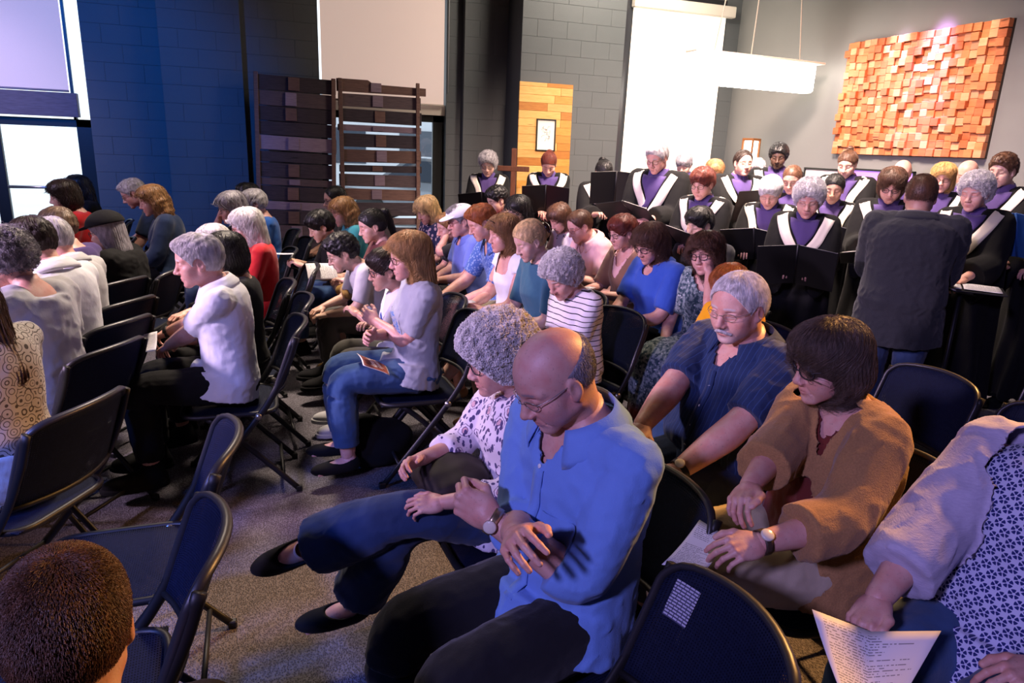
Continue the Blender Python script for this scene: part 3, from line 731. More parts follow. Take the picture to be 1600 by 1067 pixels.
def finish_garments():
    dg = bpy.context.evaluated_depsgraph_get()
    new = [bpy.data.meshes.new_from_object(o.evaluated_get(dg)) for o, *_ in PEND]
    for (o, fold, ff, cut, p, extra, seed), me in zip(PEND, new):
        n = len(me.vertices); co = np.empty(n * 3, np.float32); me.vertices.foreach_get('co', co); co = co.reshape(-1, 3).astype(float)
        no = np.empty(n * 3, np.float32); me.vertex_normals.foreach_get('vector', no); no = no.reshape(-1, 3)
        if fold:
            a = nz(co * np.array((1, 1, .75)), ff, seed) ; b = 1 - 2 * np.abs(nz(co, ff * 1.7, seed + 5)); co = co + no * (fold * (.6 * a + .5 * b * (a > -.2)))[:, None]
        if extra == 'robe':
            th = np.arctan2(co[:, 1], co[:, 0] - p.pel[0]); dn = np.clip((1.2 * p.s - co[:, 2]) / 1.0, 0, 1)
            amp = (.004 + .020 * dn) * np.sin(9 * th + 2.2 * nz(co, 3, seed) + seed) * (np.hypot(co[:, 0], co[:, 1]) > .10)
            co = co + no * amp[:, None] + no * (.0015 * nz(co * np.array((1, 1, .4)), 30, seed))[:, None]
        me.vertices.foreach_set('co', co.astype(np.float32).ravel())
        if cut is not None:
            import bmesh
            kill = cut(p, co)
            for A in p.arm: kill &= (((co[:, None] - A[0][None, 7:]) ** 2).sum(-1).min(1) > .105 ** 2)
            bm = bmesh.new(); bm.from_mesh(me); bm.verts.ensure_lookup_table()
            bmesh.ops.delete(bm, geom=[bm.verts[i] for i in np.nonzero(kill)[0]], context='VERTS')
            for _ in range(10): bmesh.ops.smooth_vert(bm, verts=[v for v in bm.verts if v.is_boundary], factor=.5, use_axis_x=True, use_axis_y=True, use_axis_z=True)
            bm.to_mesh(me); bm.free()
        me.polygons.foreach_set('use_smooth', np.ones(len(me.polygons), bool))
        if not me.materials: me.materials.append(o.data.materials[0])
        old = o.data; nm = old.name; o.modifiers.clear(); o.data = me; bpy.data.meshes.remove(old); me.name = nm
        if cut is not None: m = o.modifiers.new('t', 'SOLIDIFY'); m.thickness = .006; m.offset = -1
    for fn in AFTER: fn()
def torso_coords(p, co):
    """height along the spine (0..1), forward and left distance of points from the spine"""
    ts = np.linspace(-.25, 1.12, 40); C = np.array([p.spine(t)[0] for t in ts]); d = ((co[:, None] - C[None]) ** 2)
    d = d[..., 0] + d[..., 2]; i = d.argmin(1); F = np.array([p.spine(t)[1] for t in ts])[i]; L = np.array([p.spine(t)[2] for t in ts])[i]; q = co - C[i]
    return ts[i], (q * F).sum(1), (q * L).sum(1)
# ---------------------------------------------------------------- materials
def lin(h):
    h = h.lstrip('#'); c = [int(h[i:i + 2], 16) / 255 for i in (0, 2, 4)]
    return tuple(x / 12.92 if x <= .04045 else ((x + .055) / 1.055) ** 2.4 for x in c)
MC = {}
class NT:
    def __init__(s, name):
        s.m = bpy.data.materials.new(name); s.m.use_nodes = True; s.t = s.m.node_tree; s.b = s.t.nodes['Principled BSDF']; s.out = s.t.nodes['Material Output']
    def n(s, ty, ins=None, **kw):
        x = s.t.nodes.new(ty)
        for k, v in kw.items(): setattr(x, k, v)
        for k, v in (ins or {}).items(): s.put(x.inputs[k], v)
        return x
    def put(s, sock, v):
        if isinstance(v, bpy.types.NodeSocket): s.t.links.new(v, sock)
        else:
            if isinstance(v, tuple) and len(v) == 3 and sock.type == 'RGBA': v = v + (1,)
            sock.default_value = v
    def math(s, op, a, b=0.0, c=0.0):
        x = s.n('ShaderNodeMath', operation=op)
        for i, v in enumerate((a, b, c)): s.put(x.inputs[i], v)
        return x.outputs[0]
    def mix(s, f, a, b):
        x = s.n('ShaderNodeMix', data_type='RGBA'); s.put(x.inputs[0], f); s.put(x.inputs[6], a); s.put(x.inputs[7], b); return x.outputs[2]
    def obj(s): return s.n('ShaderNodeTexCoord').outputs['Object']
    def noise(s, scale, detail=2, vec=None, rough=.5):
        x = s.n('ShaderNodeTexNoise', {'Scale': scale, 'Detail': detail, 'Roughness': rough}); s.put(x.inputs['Vector'], vec if vec is not None else s.obj()); return x.outputs[0]
    def ramp(s, f, lo, hi):
        x = s.n('ShaderNodeMapRange', {'Value': f, 'From Min': lo, 'From Max': hi}); return x.outputs[0]
    def xyz(s, v): x = s.n('ShaderNodeSeparateXYZ', {0: v}); return x.outputs
    def scale(s, v, sc): return s.n('ShaderNodeMapping', {'Vector': v, 'Scale': sc}).outputs[0]
    def bump(s, h, strength=.3, dist=.01): s.put(s.b.inputs['Normal'], s.n('ShaderNodeBump', {'Height': h, 'Strength': strength, 'Distance': dist}).outputs[0])
    def set(s, **kw):
        for k, v in kw.items(): s.put(s.b.inputs[k.replace('_', ' ')], v)
def plain(name, col, rough=.5, metal=0.0, var=.12, spec=.5):
    if name in MC: return MC[name]
    n = NT(name); f = n.noise(35, 3); n.set(Base_Color=n.mix(f, tuple(c * (1 - var) for c in col), tuple(min(1, c * (1 + var)) for c in col)), Roughness=rough, Metallic=metal); n.b.inputs['Specular IOR Level'].default_value = spec
    MC[name] = n.m; return n.m
PAL = {k: lin(v) for k, v in dict(white='dfe0e6', cream='e6dccb', purple='4a3a6e', robe='17171a', black='101012', greytee='a4a8b0', lightgrey='b9b8bb', blue='3f74c8', royal='3659b4', sky='6f95d8', peri='6a7cc8', navy='20304f', jeans='38547c', darkjeans='28395a', teal='355f74',
    maroon='5a2b2a', rust='6b2a22', camel='a67c4f', khaki='b6a78e', lavender='c2bccf', pink='e2b3b0', brownsweater='84624f', yellow='f0a818', red='b01c22', blazer='35373a', charcoal='1d1d21', brownshoe='a07a3e', greypants='4a4842', tealtop='3f9aa6', orange='c56a1e', lightblue='8fb0dc', skirtred='8a3f1f', gold='b89050', nude='b08060', bluetop='2f62b0').items()}
PAL['robe'] = (.0060, .0060, .0065)
def cloth(key):
    nm = 'cloth_' + key
    if nm in MC: return MC[nm]
    n = NT(nm); o = n.obj(); P = n.xyz(o); base = PAL.get(key, (.5, .5, .5)); W = PAL['white']
    rough = .85
    if key == 'floralblouse':
        sm = n.n('ShaderNodeTexVoronoi', {'Vector': n.scale(o, (1, 1, .55)), 'Scale': 62, 'Randomness': 1}); a = n.math('LESS_THAN', sm.outputs['Distance'], .37)
        keep = n.math('GREATER_THAN', n.xyz(sm.outputs['Color'])[0], .12)
        bg = n.n('ShaderNodeTexVoronoi', {'Vector': n.n('ShaderNodeVectorMath', {0: o, 1: n.n('ShaderNodeVectorMath', {0: n.n('ShaderNodeTexNoise', {'Scale': 40., 'Vector': o}).outputs['Color'], 'Scale': .02}, operation='SCALE').outputs[0]}, operation='ADD').outputs[0], 'Scale': 17}); d = bg.outputs['Distance']
        ring = n.math('MULTIPLY', n.math('LESS_THAN', n.math('ABSOLUTE', n.math('SUBTRACT', n.math('FRACT', n.math('MULTIPLY', d, 7.0)), .5)), .13), n.math('LESS_THAN', d, .38))
        petal = n.math('LESS_THAN', d, .20)
        c = n.mix(petal, lin('dcd2de'), lin('c9a3ae')); c = n.mix(n.math('MULTIPLY', a, keep), c, lin('4c4470')); c = n.mix(ring, c, lin('54406a'))
    elif key == 'stripes':
        z = n.math('FRACT', n.math('MULTIPLY', n.math('ADD', P[2], n.math('MULTIPLY', n.noise(9, 1), .02)), 34)); c = n.mix(n.math('LESS_THAN', z, .17), lin('e3dfe2'), lin('25222c'))
    elif key == 'petals':
        def lattice(dx, dy):
            u = n.math('ADD', n.math('MULTIPLY', P[1], 1 / .036), dx); v = n.math('ADD', n.math('MULTIPLY', n.math('SUBTRACT', P[2], n.math('MULTIPLY', P[0], .35)), 1 / .036), dy)
            fu = n.math('SUBTRACT', n.math('FRACT', u), .5); fv = n.math('SUBTRACT', n.math('FRACT', v), .5)
            r = n.math('SQRT', n.math('ADD', n.math('MULTIPLY', fu, fu), n.math('MULTIPLY', fv, fv))); a = n.math('ARCTAN2', fv, fu)
            pt = n.math('GREATER_THAN', n.math('ABSOLUTE', n.math('SINE', n.math('MULTIPLY', a, 2.5))), .42)
            return n.math('MULTIPLY', pt, n.math('MULTIPLY', n.math('GREATER_THAN', r, .09), n.math('LESS_THAN', r, .31)))
        c = n.mix(n.math('MAXIMUM', lattice(0, 0), lattice(.5, .5)), lin('c9cbe4'), lin('232c6c'))
    elif key == 'paisley':
        a = n.noise(48, 3); b = n.n('ShaderNodeTexVoronoi', {'Vector': o, 'Scale': 42.0}).outputs['Distance']
        c = n.mix(n.ramp(a, .42, .6), lin('38505a'), lin('9aa8a6')); c = n.mix(n.math('LESS_THAN', b, .22), c, lin('c3cbc8'))
        c = n.mix(n.ramp(P[2], .30, .24), c, lin('7a3318'))
    elif key == 'floralnavy':
        b = n.n('ShaderNodeTexVoronoi', {'Vector': o, 'Scale': 24.0}); c = n.mix(n.math('LESS_THAN', b.outputs['Distance'], .36), lin('23264a'), lin('b9a0a8'))
    elif key == 'floralwhite':
        b = n.n('ShaderNodeTexVoronoi', {'Vector': o, 'Scale': 11.0}); c = n.mix(n.math('MULTIPLY', n.math('LESS_THAN', b.outputs['Distance'], .26), n.ramp(n.noise(90, 2), .45, .52)), lin('ddd3d6'), lin('54403e'))
    elif key == 'lace':
        b = n.n('ShaderNodeTexVoronoi', {'Vector': o, 'Scale': 26.0}); f = n.math('FRACT', n.math('MULTIPLY', b.outputs['Distance'], 4)); c = n.mix(n.math('LESS_THAN', f, .25), lin('cfcac6'), lin('5a5450'))
    elif key == 'blueprint':
        c = n.mix(n.ramp(n.n('ShaderNodeTexVoronoi', {'Vector': o, 'Scale': 60.0}).outputs['Distance'], .2, .5), lin('8ea5cf'), lin('4767ac'))
    elif key == 'navyshirt':
        s_ = n.math('FRACT', n.math('MULTIPLY', P[1], 55)); c = n.mix(n.math('LESS_THAN', s_, .12), lin('1c2e52'), lin('2c4470'))
    elif key == 'lavrib':
        s_ = n.noise(240, 2, n.scale(o, (.3, .3, 1.6))); c = n.mix(s_, lin('a9a2ba'), lin('c9c2d4'))
    elif key in ('jeans', 'darkjeans'):
        c = n.mix(n.ramp(n.noise(6, 3), .35, .65), tuple(x * .75 for x in base), tuple(x * 1.25 for x in base))
    elif key in ('camel', 'blazer'):
        c = n.mix(n.noise(220, 3), tuple(x * .62 for x in base), tuple(x * 1.3 for x in base)); rough = .95
    else: c = n.mix(n.noise(12, 3), tuple(x * .88 for x in base), tuple(min(1, x * 1.1) for x in base))
    h = n.math('ADD', n.math('MULTIPLY', n.noise(420, 1), .12), n.noise(16, 4, n.scale(o, (1, 1, .6))))
    if key == 'lavrib': h = n.math('ADD', h, n.math('MULTIPLY', s_, .22))
    if key == 'camel': h = n.math('ADD', h, n.math('MULTIPLY', n.noise(260, 2), .45))
    n.set(Base_Color=c, Roughness=rough); n.b.inputs['Specular IOR Level'].default_value = .2; n.b.inputs['Sheen Weight'].default_value = .15 if key not in ('robe', 'black') else .02
    n.bump(h, .38, .012); MC[nm] = n.m; return n.m
SKIN = dict(pale=(.66, .43, .35), rosy=(.66, .38, .31), tan=(.52, .31, .23), asian=(.60, .40, .30), brown=(.27, .15, .10), dark=(.075, .040, .028))
HAIRC = {k: lin(v) for k, v in dict(white='e6e2e0', silver='bab6ba', grey='86828a', darkgrey='4c4848', blond='c59a5e', sandy='9a7248', lightblond='dcbc88', ginger='a05a2c', auburn='6e2f22', brown='5a3c2a', darkbrown='2a1c16', black='100e10', ash='7a6450', bobbrown='55453a').items()}
def skin_mat(tone, hc):
    nm = 'skin_%s_%s' % (tone, hc)
    if nm in MC: return MC[nm]
    n = NT(nm); b = SKIN[tone]; h = HAIRC.get(hc, (.1, .08, .06)); at = n.n('ShaderNodeAttribute', attribute_name='pig').outputs['Color']; S = n.n('ShaderNodeSeparateColor', {0: at}).outputs
    c = n.mix(n.ramp(n.noise(26, 3), .35, .7), b, (b[0] * .94, b[1] * .74, b[2] * .72)); c = n.mix(n.ramp(n.noise(150, 2), .62, .75), c, tuple(x * .72 for x in b))
    c = n.mix(n.math('MULTIPLY', S[2], .6), c, tuple(.5 * x + .3 * y for x, y in zip(h, b)))
    c = n.mix(n.math('MULTIPLY', S[0], .75), c, (b[0] * .70, b[1] * .42, b[2] * .46)); c = n.mix(n.math('MULTIPLY', S[1], .8), c, tuple(.75 * x + .02 for x in h))
    n.set(Base_Color=c, Roughness=.48, Subsurface_Weight=.0); n.bump(n.math('ADD', n.noise(260, 2), n.noise(60, 2)), .12, .004); MC[nm] = n.m; return n.m
def hair_mat(hc):
    nm = 'hair_' + hc
    if nm in MC: return MC[nm]
    n = NT(nm); b = HAIRC[hc]; f = n.noise(60, 3, n.scale(n.obj(), (1, 1, .3)))
    n.set(Base_Color=n.mix(n.ramp(f, .3, .7), tuple(x * .55 for x in b), tuple(min(1, x * 1.2) for x in b)), Roughness=.42); n.b.inputs['Specular IOR Level'].default_value = .45
    n.bump(n.noise(300, 2, n.scale(n.obj(), (1, 1, .12))), .4, .004); MC[nm] = n.m; return n.m
def lens_mat():
    if 'lens' in MC: return MC['lens']
    n = NT('lens_glass'); tr = n.n('ShaderNodeBsdfTransparent').outputs[0]; gl = n.n('ShaderNodeBsdfGlossy', {'Roughness': .03}).outputs[0]
    n.put(n.out.inputs[0], n.n('ShaderNodeMixShader', {0: .06, 1: tr, 2: gl}).outputs[0]); MC['lens'] = n.m; return n.m
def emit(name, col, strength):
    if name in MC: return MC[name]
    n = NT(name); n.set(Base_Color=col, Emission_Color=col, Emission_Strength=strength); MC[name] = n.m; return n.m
def weave_mat():
    """the perforated fabric of the chairs: small holes in a grid"""
    if 'weave' in MC: return MC['weave']
    n = NT('chair_mesh'); u = n.xyz(n.n('ShaderNodeTexCoord').outputs['UV'])
    a = n.math('LESS_THAN', n.math('FRACT', n.math('MULTIPLY', u[0], 62)), .42); b = n.math('LESS_THAN', n.math('FRACT', n.math('MULTIPLY', u[1], 44)), .42)
    n.set(Base_Color=n.mix(n.noise(90, 2), lin('0e1222'), lin('182038')), Roughness=.7, Specular_IOR_Level=.12, Alpha=n.math('SUBTRACT', 1.0, n.math('MULTIPLY', n.math('MULTIPLY', a, b), .9))); MC['weave'] = n.m; return n.m
def carpet_mat():
    n = NT('carpet'); o = n.obj(); a = n.noise(260, 2, o, .7); b = n.noise(60, 2, o); c = n.noise(.9, 2, o)
    v = n.n('ShaderNodeTexVoronoi', {'Vector': n.scale(o, (1, .6, 1)), 'Scale': 190.0}).outputs['Distance']
    f = n.math('ADD', n.math('MULTIPLY', a, .6), n.math('MULTIPLY', v, .6))
    col = n.mix(n.ramp(f, .3, .75), lin('2a2729'), lin('7c7880')); col = n.mix(n.math('MULTIPLY', c, .3), col, lin('3a383c'))
    n.set(Base_Color=col, Roughness=.95); n.b.inputs['Specular IOR Level'].default_value = .1; n.bump(f, .8, .008); return n.m
def paint_mat(name, col, rough=.6, bump=.25):
    if name in MC: return MC[name]
    n = NT(name); f = n.noise(1.3, 3); n.set(Base_Color=n.mix(f, tuple(c * .88 for c in col), tuple(c * 1.1 for c in col)), Roughness=rough); n.bump(n.noise(110, 4), bump, .004); MC[name] = n.m; return n.m
def wood_mat(name, a, b, rough=.6, axis=(1, 8, 8), scale=9):
    if name in MC: return MC[name]
    n = NT(name); o = n.n('ShaderNodeTexCoord').outputs['Object']; r = n.n('ShaderNodeObjectInfo').outputs['Random']
    v = n.n('ShaderNodeVectorMath', {0: n.scale(o, axis), 1: n.n('ShaderNodeCombineXYZ', {0: n.math('MULTIPLY', r, 40), 1: n.math('MULTIPLY', r, 17), 2: 0.0}).outputs[0]}, operation='ADD').outputs[0]
    g = n.noise(scale, 5, v, .6); c = n.mix(n.ramp(g, .3, .72), a, b)
    c = n.mix(n.math('MULTIPLY', r, .45), c, tuple(x * .45 for x in a)); kn = n.noise(3.2, 1, v); c = n.mix(n.ramp(kn, .72, .80), c, tuple(x * .25 for x in a))
    n.set(Base_Color=c, Roughness=rough); n.bump(g, .35, .004); MC[name] = n.m; return n.m
def print_mat(name, kind):
    if name in MC: return MC[name]
    n = NT(name); u = n.xyz(n.n('ShaderNodeTexCoord').outputs['UV']); U, Vv = u[0], u[1]
    def inside(a, b, lo, hi): return n.math('MULTIPLY', n.math('GREATER_THAN', a, lo), n.math('LESS_THAN', a, hi))
    if kind in ('text', 'order'):
        line = n.math('FRACT', n.math('MULTIPLY', Vv, 30)); row = n.math('FLOOR', n.math('MULTIPLY', Vv, 30))
        wn = n.n('ShaderNodeTexNoise', {'Scale': 1.0, 'Detail': 0.0}); n.put(wn.inputs['Vector'], n.n('ShaderNodeCombineXYZ', {0: n.math('MULTIPLY', U, 46), 1: n.math('MULTIPLY', row, 7.3), 2: 0.0}).outputs[0])
        ln = n.n('ShaderNodeTexWhiteNoise', noise_dimensions='1D'); n.put(ln.inputs[1], row)
        ink = n.math('MULTIPLY', n.math('LESS_THAN', line, .38), n.math('GREATER_THAN', wn.outputs[0], .44))
        ink = n.math('MULTIPLY', ink, n.math('LESS_THAN', U, n.math('ADD', .45, n.math('MULTIPLY', ln.outputs[0], .5)))); ink = n.math('MULTIPLY', ink, n.math('MULTIPLY', inside(U, 0, .08, .92), inside(Vv, 0, .06, .94)))
        if kind == 'order': ink = n.math('MULTIPLY', ink, n.math('GREATER_THAN', n.math('ABSOLUTE', n.math('SUBTRACT', Vv, .62)), .06))
        c = n.mix(n.math('MULTIPLY', ink, .75), lin('d9d6dc'), lin('3a3844'))
    elif kind == 'program':
        edge = n.math('MULTIPLY', inside(U, 0, .035, .965), inside(Vv, 0, .045, .955)); g = n.mix(Vv, lin('7a2f28'), lin('c2684c')); g = n.mix(n.ramp(n.noise(30, 3), .45, .7), g, lin('4a1a1c'))
        c = n.mix(edge, lin('e6dcd8'), g)
    elif kind == 'drawing':
        l = n.noise(14, 3); ink = n.math('LESS_THAN', n.math('ABSOLUTE', n.math('SUBTRACT', l, .5)), .012); r = n.math('MULTIPLY', inside(U, 0, .25, .75), inside(Vv, 0, .3, .8)); c = n.mix(n.math('MULTIPLY', ink, r), lin('e8e2d8'), lin('6a6258'))
    elif kind == 'emblem':
        du = n.math('SUBTRACT', U, .5); dv = n.math('SUBTRACT', Vv, .5); r = n.math('SQRT', n.math('ADD', n.math('MULTIPLY', du, du), n.math('MULTIPLY', dv, dv)))
        k = n.math('MULTIPLY', n.math('LESS_THAN', r, .46), n.math('GREATER_THAN', n.n('ShaderNodeTexNoise', {'Scale': 11.0, 'Detail': 2.0, 'Vector': n.n('ShaderNodeTexCoord').outputs['UV']}).outputs[0], .5)); c = n.mix(k, PAL['greytee'], lin('4a78b4'))
    elif kind == 'bear':
        du = n.math('MULTIPLY', n.math('SUBTRACT', U, .5), 1.0); dv = n.math('SUBTRACT', Vv, .45); r = n.math('SQRT', n.math('ADD', n.math('MULTIPLY', du, du), n.math('MULTIPLY', n.math('MULTIPLY', dv, dv), 2.0)))
        c = n.mix(n.math('LESS_THAN', r, .42), PAL['white'], lin('2a4f9c'))
    elif kind == 'splash':
        c = n.mix(n.ramp(n.noise(5, 2), .35, .65), lin('7a4fc0'), lin('c9a6e8'))
    elif kind == 'label':
        a = n.math('LESS_THAN', n.math('FRACT', n.math('MULTIPLY', n.math('ADD', U, n.math('MULTIPLY', n.math('FLOOR', n.math('MULTIPLY', Vv, 6)), .33)), 5)), .16); b = n.math('LESS_THAN', n.math('FRACT', n.math('MULTIPLY', Vv, 12)), .45)
        c = n.mix(n.math('MAXIMUM', a, b), lin('b8b8c8'), lin('3a3e58'))
    n.set(Base_Color=c, Roughness=.7); MC[name] = n.m; return n.m
# ---------------------------------------------------------------- small builders for rigid things
def box_vf(lo, hi, bev=0.0):
    lo, hi = np.array(lo, float), np.array(hi, float)
    if not bev:
        v = np.array([(x, y, z) for x in (lo[0], hi[0]) for y in (lo[1], hi[1]) for z in (lo[2], hi[2])])
        return v, [(0, 1, 3, 2), (4, 6, 7, 5), (0, 4, 5, 1), (2, 3, 7, 6), (0, 2, 6, 4), (1, 5, 7, 3)]
    V, idx = [], {}
    for i, x in enumerate((0, 1)):
        for j, y in enumerate((0, 1)):
            for k, z in enumerate((0, 1)):
                c = np.where([x, y, z], hi, lo); s = np.where([x, y, z], -1, 1) * bev
                for a in range(3):
                    p = c + s; p[a] = c[a]; idx[(i, j, k, a)] = len(V); V.append(p)
    F = []
    for a in range(3):
        b, c = (a + 1) % 3, (a + 2) % 3
        for s in (0, 1):
            q = []
            for (u, w) in ((0, 0), (1, 0), (1, 1), (0, 1)):
                t = [0, 0, 0]; t[a] = s; t[b] = u; t[c] = w; q.append(idx[tuple(t) + (a,)])
            F.append(tuple(q) if s else tuple(q[::-1]))
    for a in range(3):
        b, c = (a + 1) % 3, (a + 2) % 3
        for u in (0, 1):
            for w in (0, 1):
                q = []
                for s in (0, 1):
                    t = [0, 0, 0]; t[a] = s; t[b] = u; t[c] = w; q += [idx[tuple(t) + (b,)], idx[tuple(t) + (c,)]]
                F.append((q[0], q[1], q[3], q[2]) if (u ^ w) else (q[0], q[2], q[3], q[1]))
    for i in (0, 1):
        for j in (0, 1):
            for k in (0, 1):
                q = [idx[(i, j, k, a)] for a in range(3)]; F.append(tuple(q) if (i + j + k) % 2 else tuple(q[::-1]))
    return np.array(V), F
def box(name, lo, hi, mat, parent=None, bev=0.0, **props):
    v, f = box_vf(lo, hi, bev); return link(name, mesh(name, v, f, [mat], smooth=False), parent, **props)
def rod(name, pts, r, mat, parent=None, n=10, **props):
    v, f = tube(pts, np.full(len(pts), r), n, round_end=(False, False)); return link(name, mesh(name, v, f, [mat]), parent, **props)
STRUCT = dict(kind='structure')
YF, YB, XR, XL, HC = 8.89, 9.54, 6.29, -6.2, 4.6
M_BLOCK = paint_mat('painted_block', lin('5c5f60'), .6, .5); M_WALL = paint_mat('painted_wall', lin('7a7a78'), .6, .2); M_JOINT = paint_mat('block_joint', lin('56595a'), .8, .2)
M_BLACK = plain('black_metal', (.008, .008, .009), .5, .1); M_DARK = plain('dark_frame', (.010, .012, .012), .4, .2)
def block_wall(name, x0, x1, y, z0=0, z1=HC, normal=-1, depth=.3, **kw):
    """a wall of painted concrete blocks facing -y; the blocks stand 3 mm proud of the joints"""
    w = box(name, (x0, y + .004, z0), (x1, y + depth, z1), M_JOINT, None, 0, **STRUCT)
    bw, bh, j = .406, .203, .002; proto = {}; k = 0; n = 0; stuff = []
    z = z0
    while z < z1 - .01:
        h = min(bh, z1 - z); xs = [x0]; x = x0 + (bw if k % 2 == 0 else bw / 2)
        while x < x1 - .04: xs.append(x); x += bw
        xs.append(x1)
        for a, b in zip(xs[:-1], xs[1:]):
            key = (round(b - a, 3), round(h, 3))
            if z < .8 or n >= 300: stuff.append(box_vf((a + j / 2, y - .0005, z + j / 2), (b - j / 2, y + .01, z + h - j / 2), .001))
            else:
                if key not in proto: v, f = box_vf((-(b - a) / 2 + j / 2, 0, j / 2), ((b - a) / 2 - j / 2, .012, h - j / 2), .0015); proto[key] = mesh('block', v, f, [M_BLOCK], smooth=False)
                o = link('block', proto[key], w); o.location = ((a + b) / 2, y - random.uniform(0, .0012), z); n += 1
        z += h; k += 1
    if stuff: v, f = join(stuff); link('block', mesh('block_low', v, f, [M_BLOCK], smooth=False), w, kind='stuff')
    return w
random.seed(4)
box('floor', (XL, -3.2, -.1), (XR, 9.9, 0), carpet_mat(), None, 0, **STRUCT)
box('ceiling', (XL, -3.2, HC), (XR, 9.9, HC + .1), paint_mat('ceiling_paint', (.03, .03, .035)), None, 0, **STRUCT)
box('wall_left', (XL - .2, -3.2, 0), (XL, 9.9, HC), paint_mat('dark_paint', lin('3a3c40')), None, 0, **STRUCT)
box('wall_front', (XL, -3.4, 0), (XR, -3.2, HC), paint_mat('dark_paint', lin('3a3c40')), None, 0, **STRUCT)
box('wall_right', (XR, -3.2, 0), (XR + .2, YF + .3, HC), M_WALL, None, 0, **STRUCT)
# the back wall in sections, windows between them
block_wall('wall_back', -1.88, -1.08, YB)
block_wall('wall_pilaster', -1.08, -.20, YB - .12)
block_wall('wall_middle', -.20, .69, YB)
block_wall('wall_jamb', 2.31, 2.52, YB)
block_wall('wall_recess', 2.52, 3.11, YB - .10)
block_wall('wall_step', 3.11, 4.54, YF, depth=.95)
block_wall('wall_corner', 6.06, XR, YF)
box('wall_far_left', (XL, YB, 0), (-5.2, YB + .3, HC), M_BLOCK, None, 0, **STRUCT)
box('wall_above_left_window', (-5.2, YB, 3.6), (-1.88, YB + .3, HC), M_BLOCK, None, 0, **STRUCT)
box('wall_above_window', (.69, YB, 3.6), (2.31, YB + .3, HC), M_BLOCK, None, 0, **STRUCT)
box('wall_above_screen', (4.54, YF, 3.72), (6.06, YF + .3, HC), M_BLOCK, None, 0, **STRUCT)
box('baseboard_right', (XR - .012, -3.2, 0), (XR, YF, .1), M_BLACK, None, 0, **STRUCT)
box('baseboard_back', (3.11, YF - .012, 0), (4.54, YF, .1), M_BLACK, None, 0, **STRUCT)
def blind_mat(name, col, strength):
    n = NT(name); f = n.noise(260, 1); c = n.mix(f, tuple(x * .92 for x in col), col); n.set(Base_Color=c, Roughness=.9, Emission_Color=c, Emission_Strength=strength); return n.m  # emission stands in for daylight coming through the fabric
def pane_mat():
    if 'pane' in MC: return MC['pane']
    n = NT('window_pane'); tr = n.n('ShaderNodeBsdfTransparent', {'Color': (.96, .98, 1, 1)}).outputs[0]; gl = n.n('ShaderNodeBsdfGlossy', {'Roughness': .02}).outputs[0]
    n.put(n.out.inputs[0], n.n('ShaderNodeMixShader', {0: .05, 1: tr, 2: gl}).outputs[0]); MC['pane'] = n.m; return n.m
def glazed(name, x0, x1, y, z1, stiles, **kw):
    """glazed aluminium doors: dark stiles and rails with panes between"""
    r = empty(name, (0, 0, 0), 0, kind='structure')
    for a, b in stiles: box('stile', (a, y, 0), (b, y + .06, z1), M_DARK, r, .004)
    box('rail', (x0, y, z1 - .09), (x1, y + .06, z1), M_DARK, r, .004); box('rail', (x0, y, 0), (x1, y + .06, .22), M_DARK, r, .004)
    for (a, b), (c, d) in zip(stiles[:-1], stiles[1:]): box('pane', (b, y + .025, .22), (c, y + .035, z1 - .09), pane_mat(), r)
    return r
# window 1 at the far left: blind above, timber header, glass doors below
w1 = glazed('door_1', -5.2, -1.86, YB + .05, 1.80, [(-5.2, -5.1), (-4.2, -4.13), (-3.98, -3.91), (-2.92, -2.80), (-2.04, -1.86)])
for a, b in ((-3.9, -2.95), (-2.78, -2.06)): rod('push_bar', [(a, YB - .01, 1.03), (b, YB - .01, 1.03)], .018, plain('steel', (.5, .5, .52), .3, .9), w1)
b = link('trim_1', mesh('trim_1', *box_vf((-5.2, YB - .06, 1.82), (-1.98, YB + .04, 2.08), .004), [wood_mat('grey_beam', lin('6f6470'), lin('8d8290'), .7, (1, 4, 9))], smooth=False), None, kind='structure')
bl = empty('roller_blind', (0, 0, 0), 0, label='pinkish white roller blind over the glass doors beside the blue wall', category='blind')
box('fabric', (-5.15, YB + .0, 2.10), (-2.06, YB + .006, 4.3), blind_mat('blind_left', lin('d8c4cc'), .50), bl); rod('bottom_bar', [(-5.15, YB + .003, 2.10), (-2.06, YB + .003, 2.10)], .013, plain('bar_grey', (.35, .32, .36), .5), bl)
box('window_1', (-2.03, YB + .05, 1.82), (-1.90, YB + .09, 4.3), emit('sky_gap', (.75, .9, 1.0), 1.3), None, 0, **STRUCT)
box('window_2', (-2.05, YB + .02, 1.8), (-2.02, YB + .10, 4.3), M_DARK, None, 0, **STRUCT)
# window 2 in the middle
w2 = glazed('door_2', .69, 2.31, YB + .12, 2.06, [(.69, .78), (2.16, 2.31)])
bl = empty('roller_blind', (0, 0, 0), 0, label='peach beige roller blind over the glass door behind the wooden pallets', category='blind')
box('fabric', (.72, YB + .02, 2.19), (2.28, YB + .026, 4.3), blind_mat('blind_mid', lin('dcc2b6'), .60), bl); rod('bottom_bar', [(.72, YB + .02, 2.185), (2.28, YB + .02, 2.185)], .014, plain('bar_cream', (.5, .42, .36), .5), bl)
box('trim_2', (.69, YB + .06, 2.06), (2.31, YB + .16, 2.19), paint_mat('cream_trim', lin('d8cabb')), None, 0, **STRUCT)
rod('blind_chain', [(2.33, YB - .02, 2.35), (2.33, YB - .02, 4.3)], .006, plain('chain_grey', (.4, .4, .4), .4), bl)
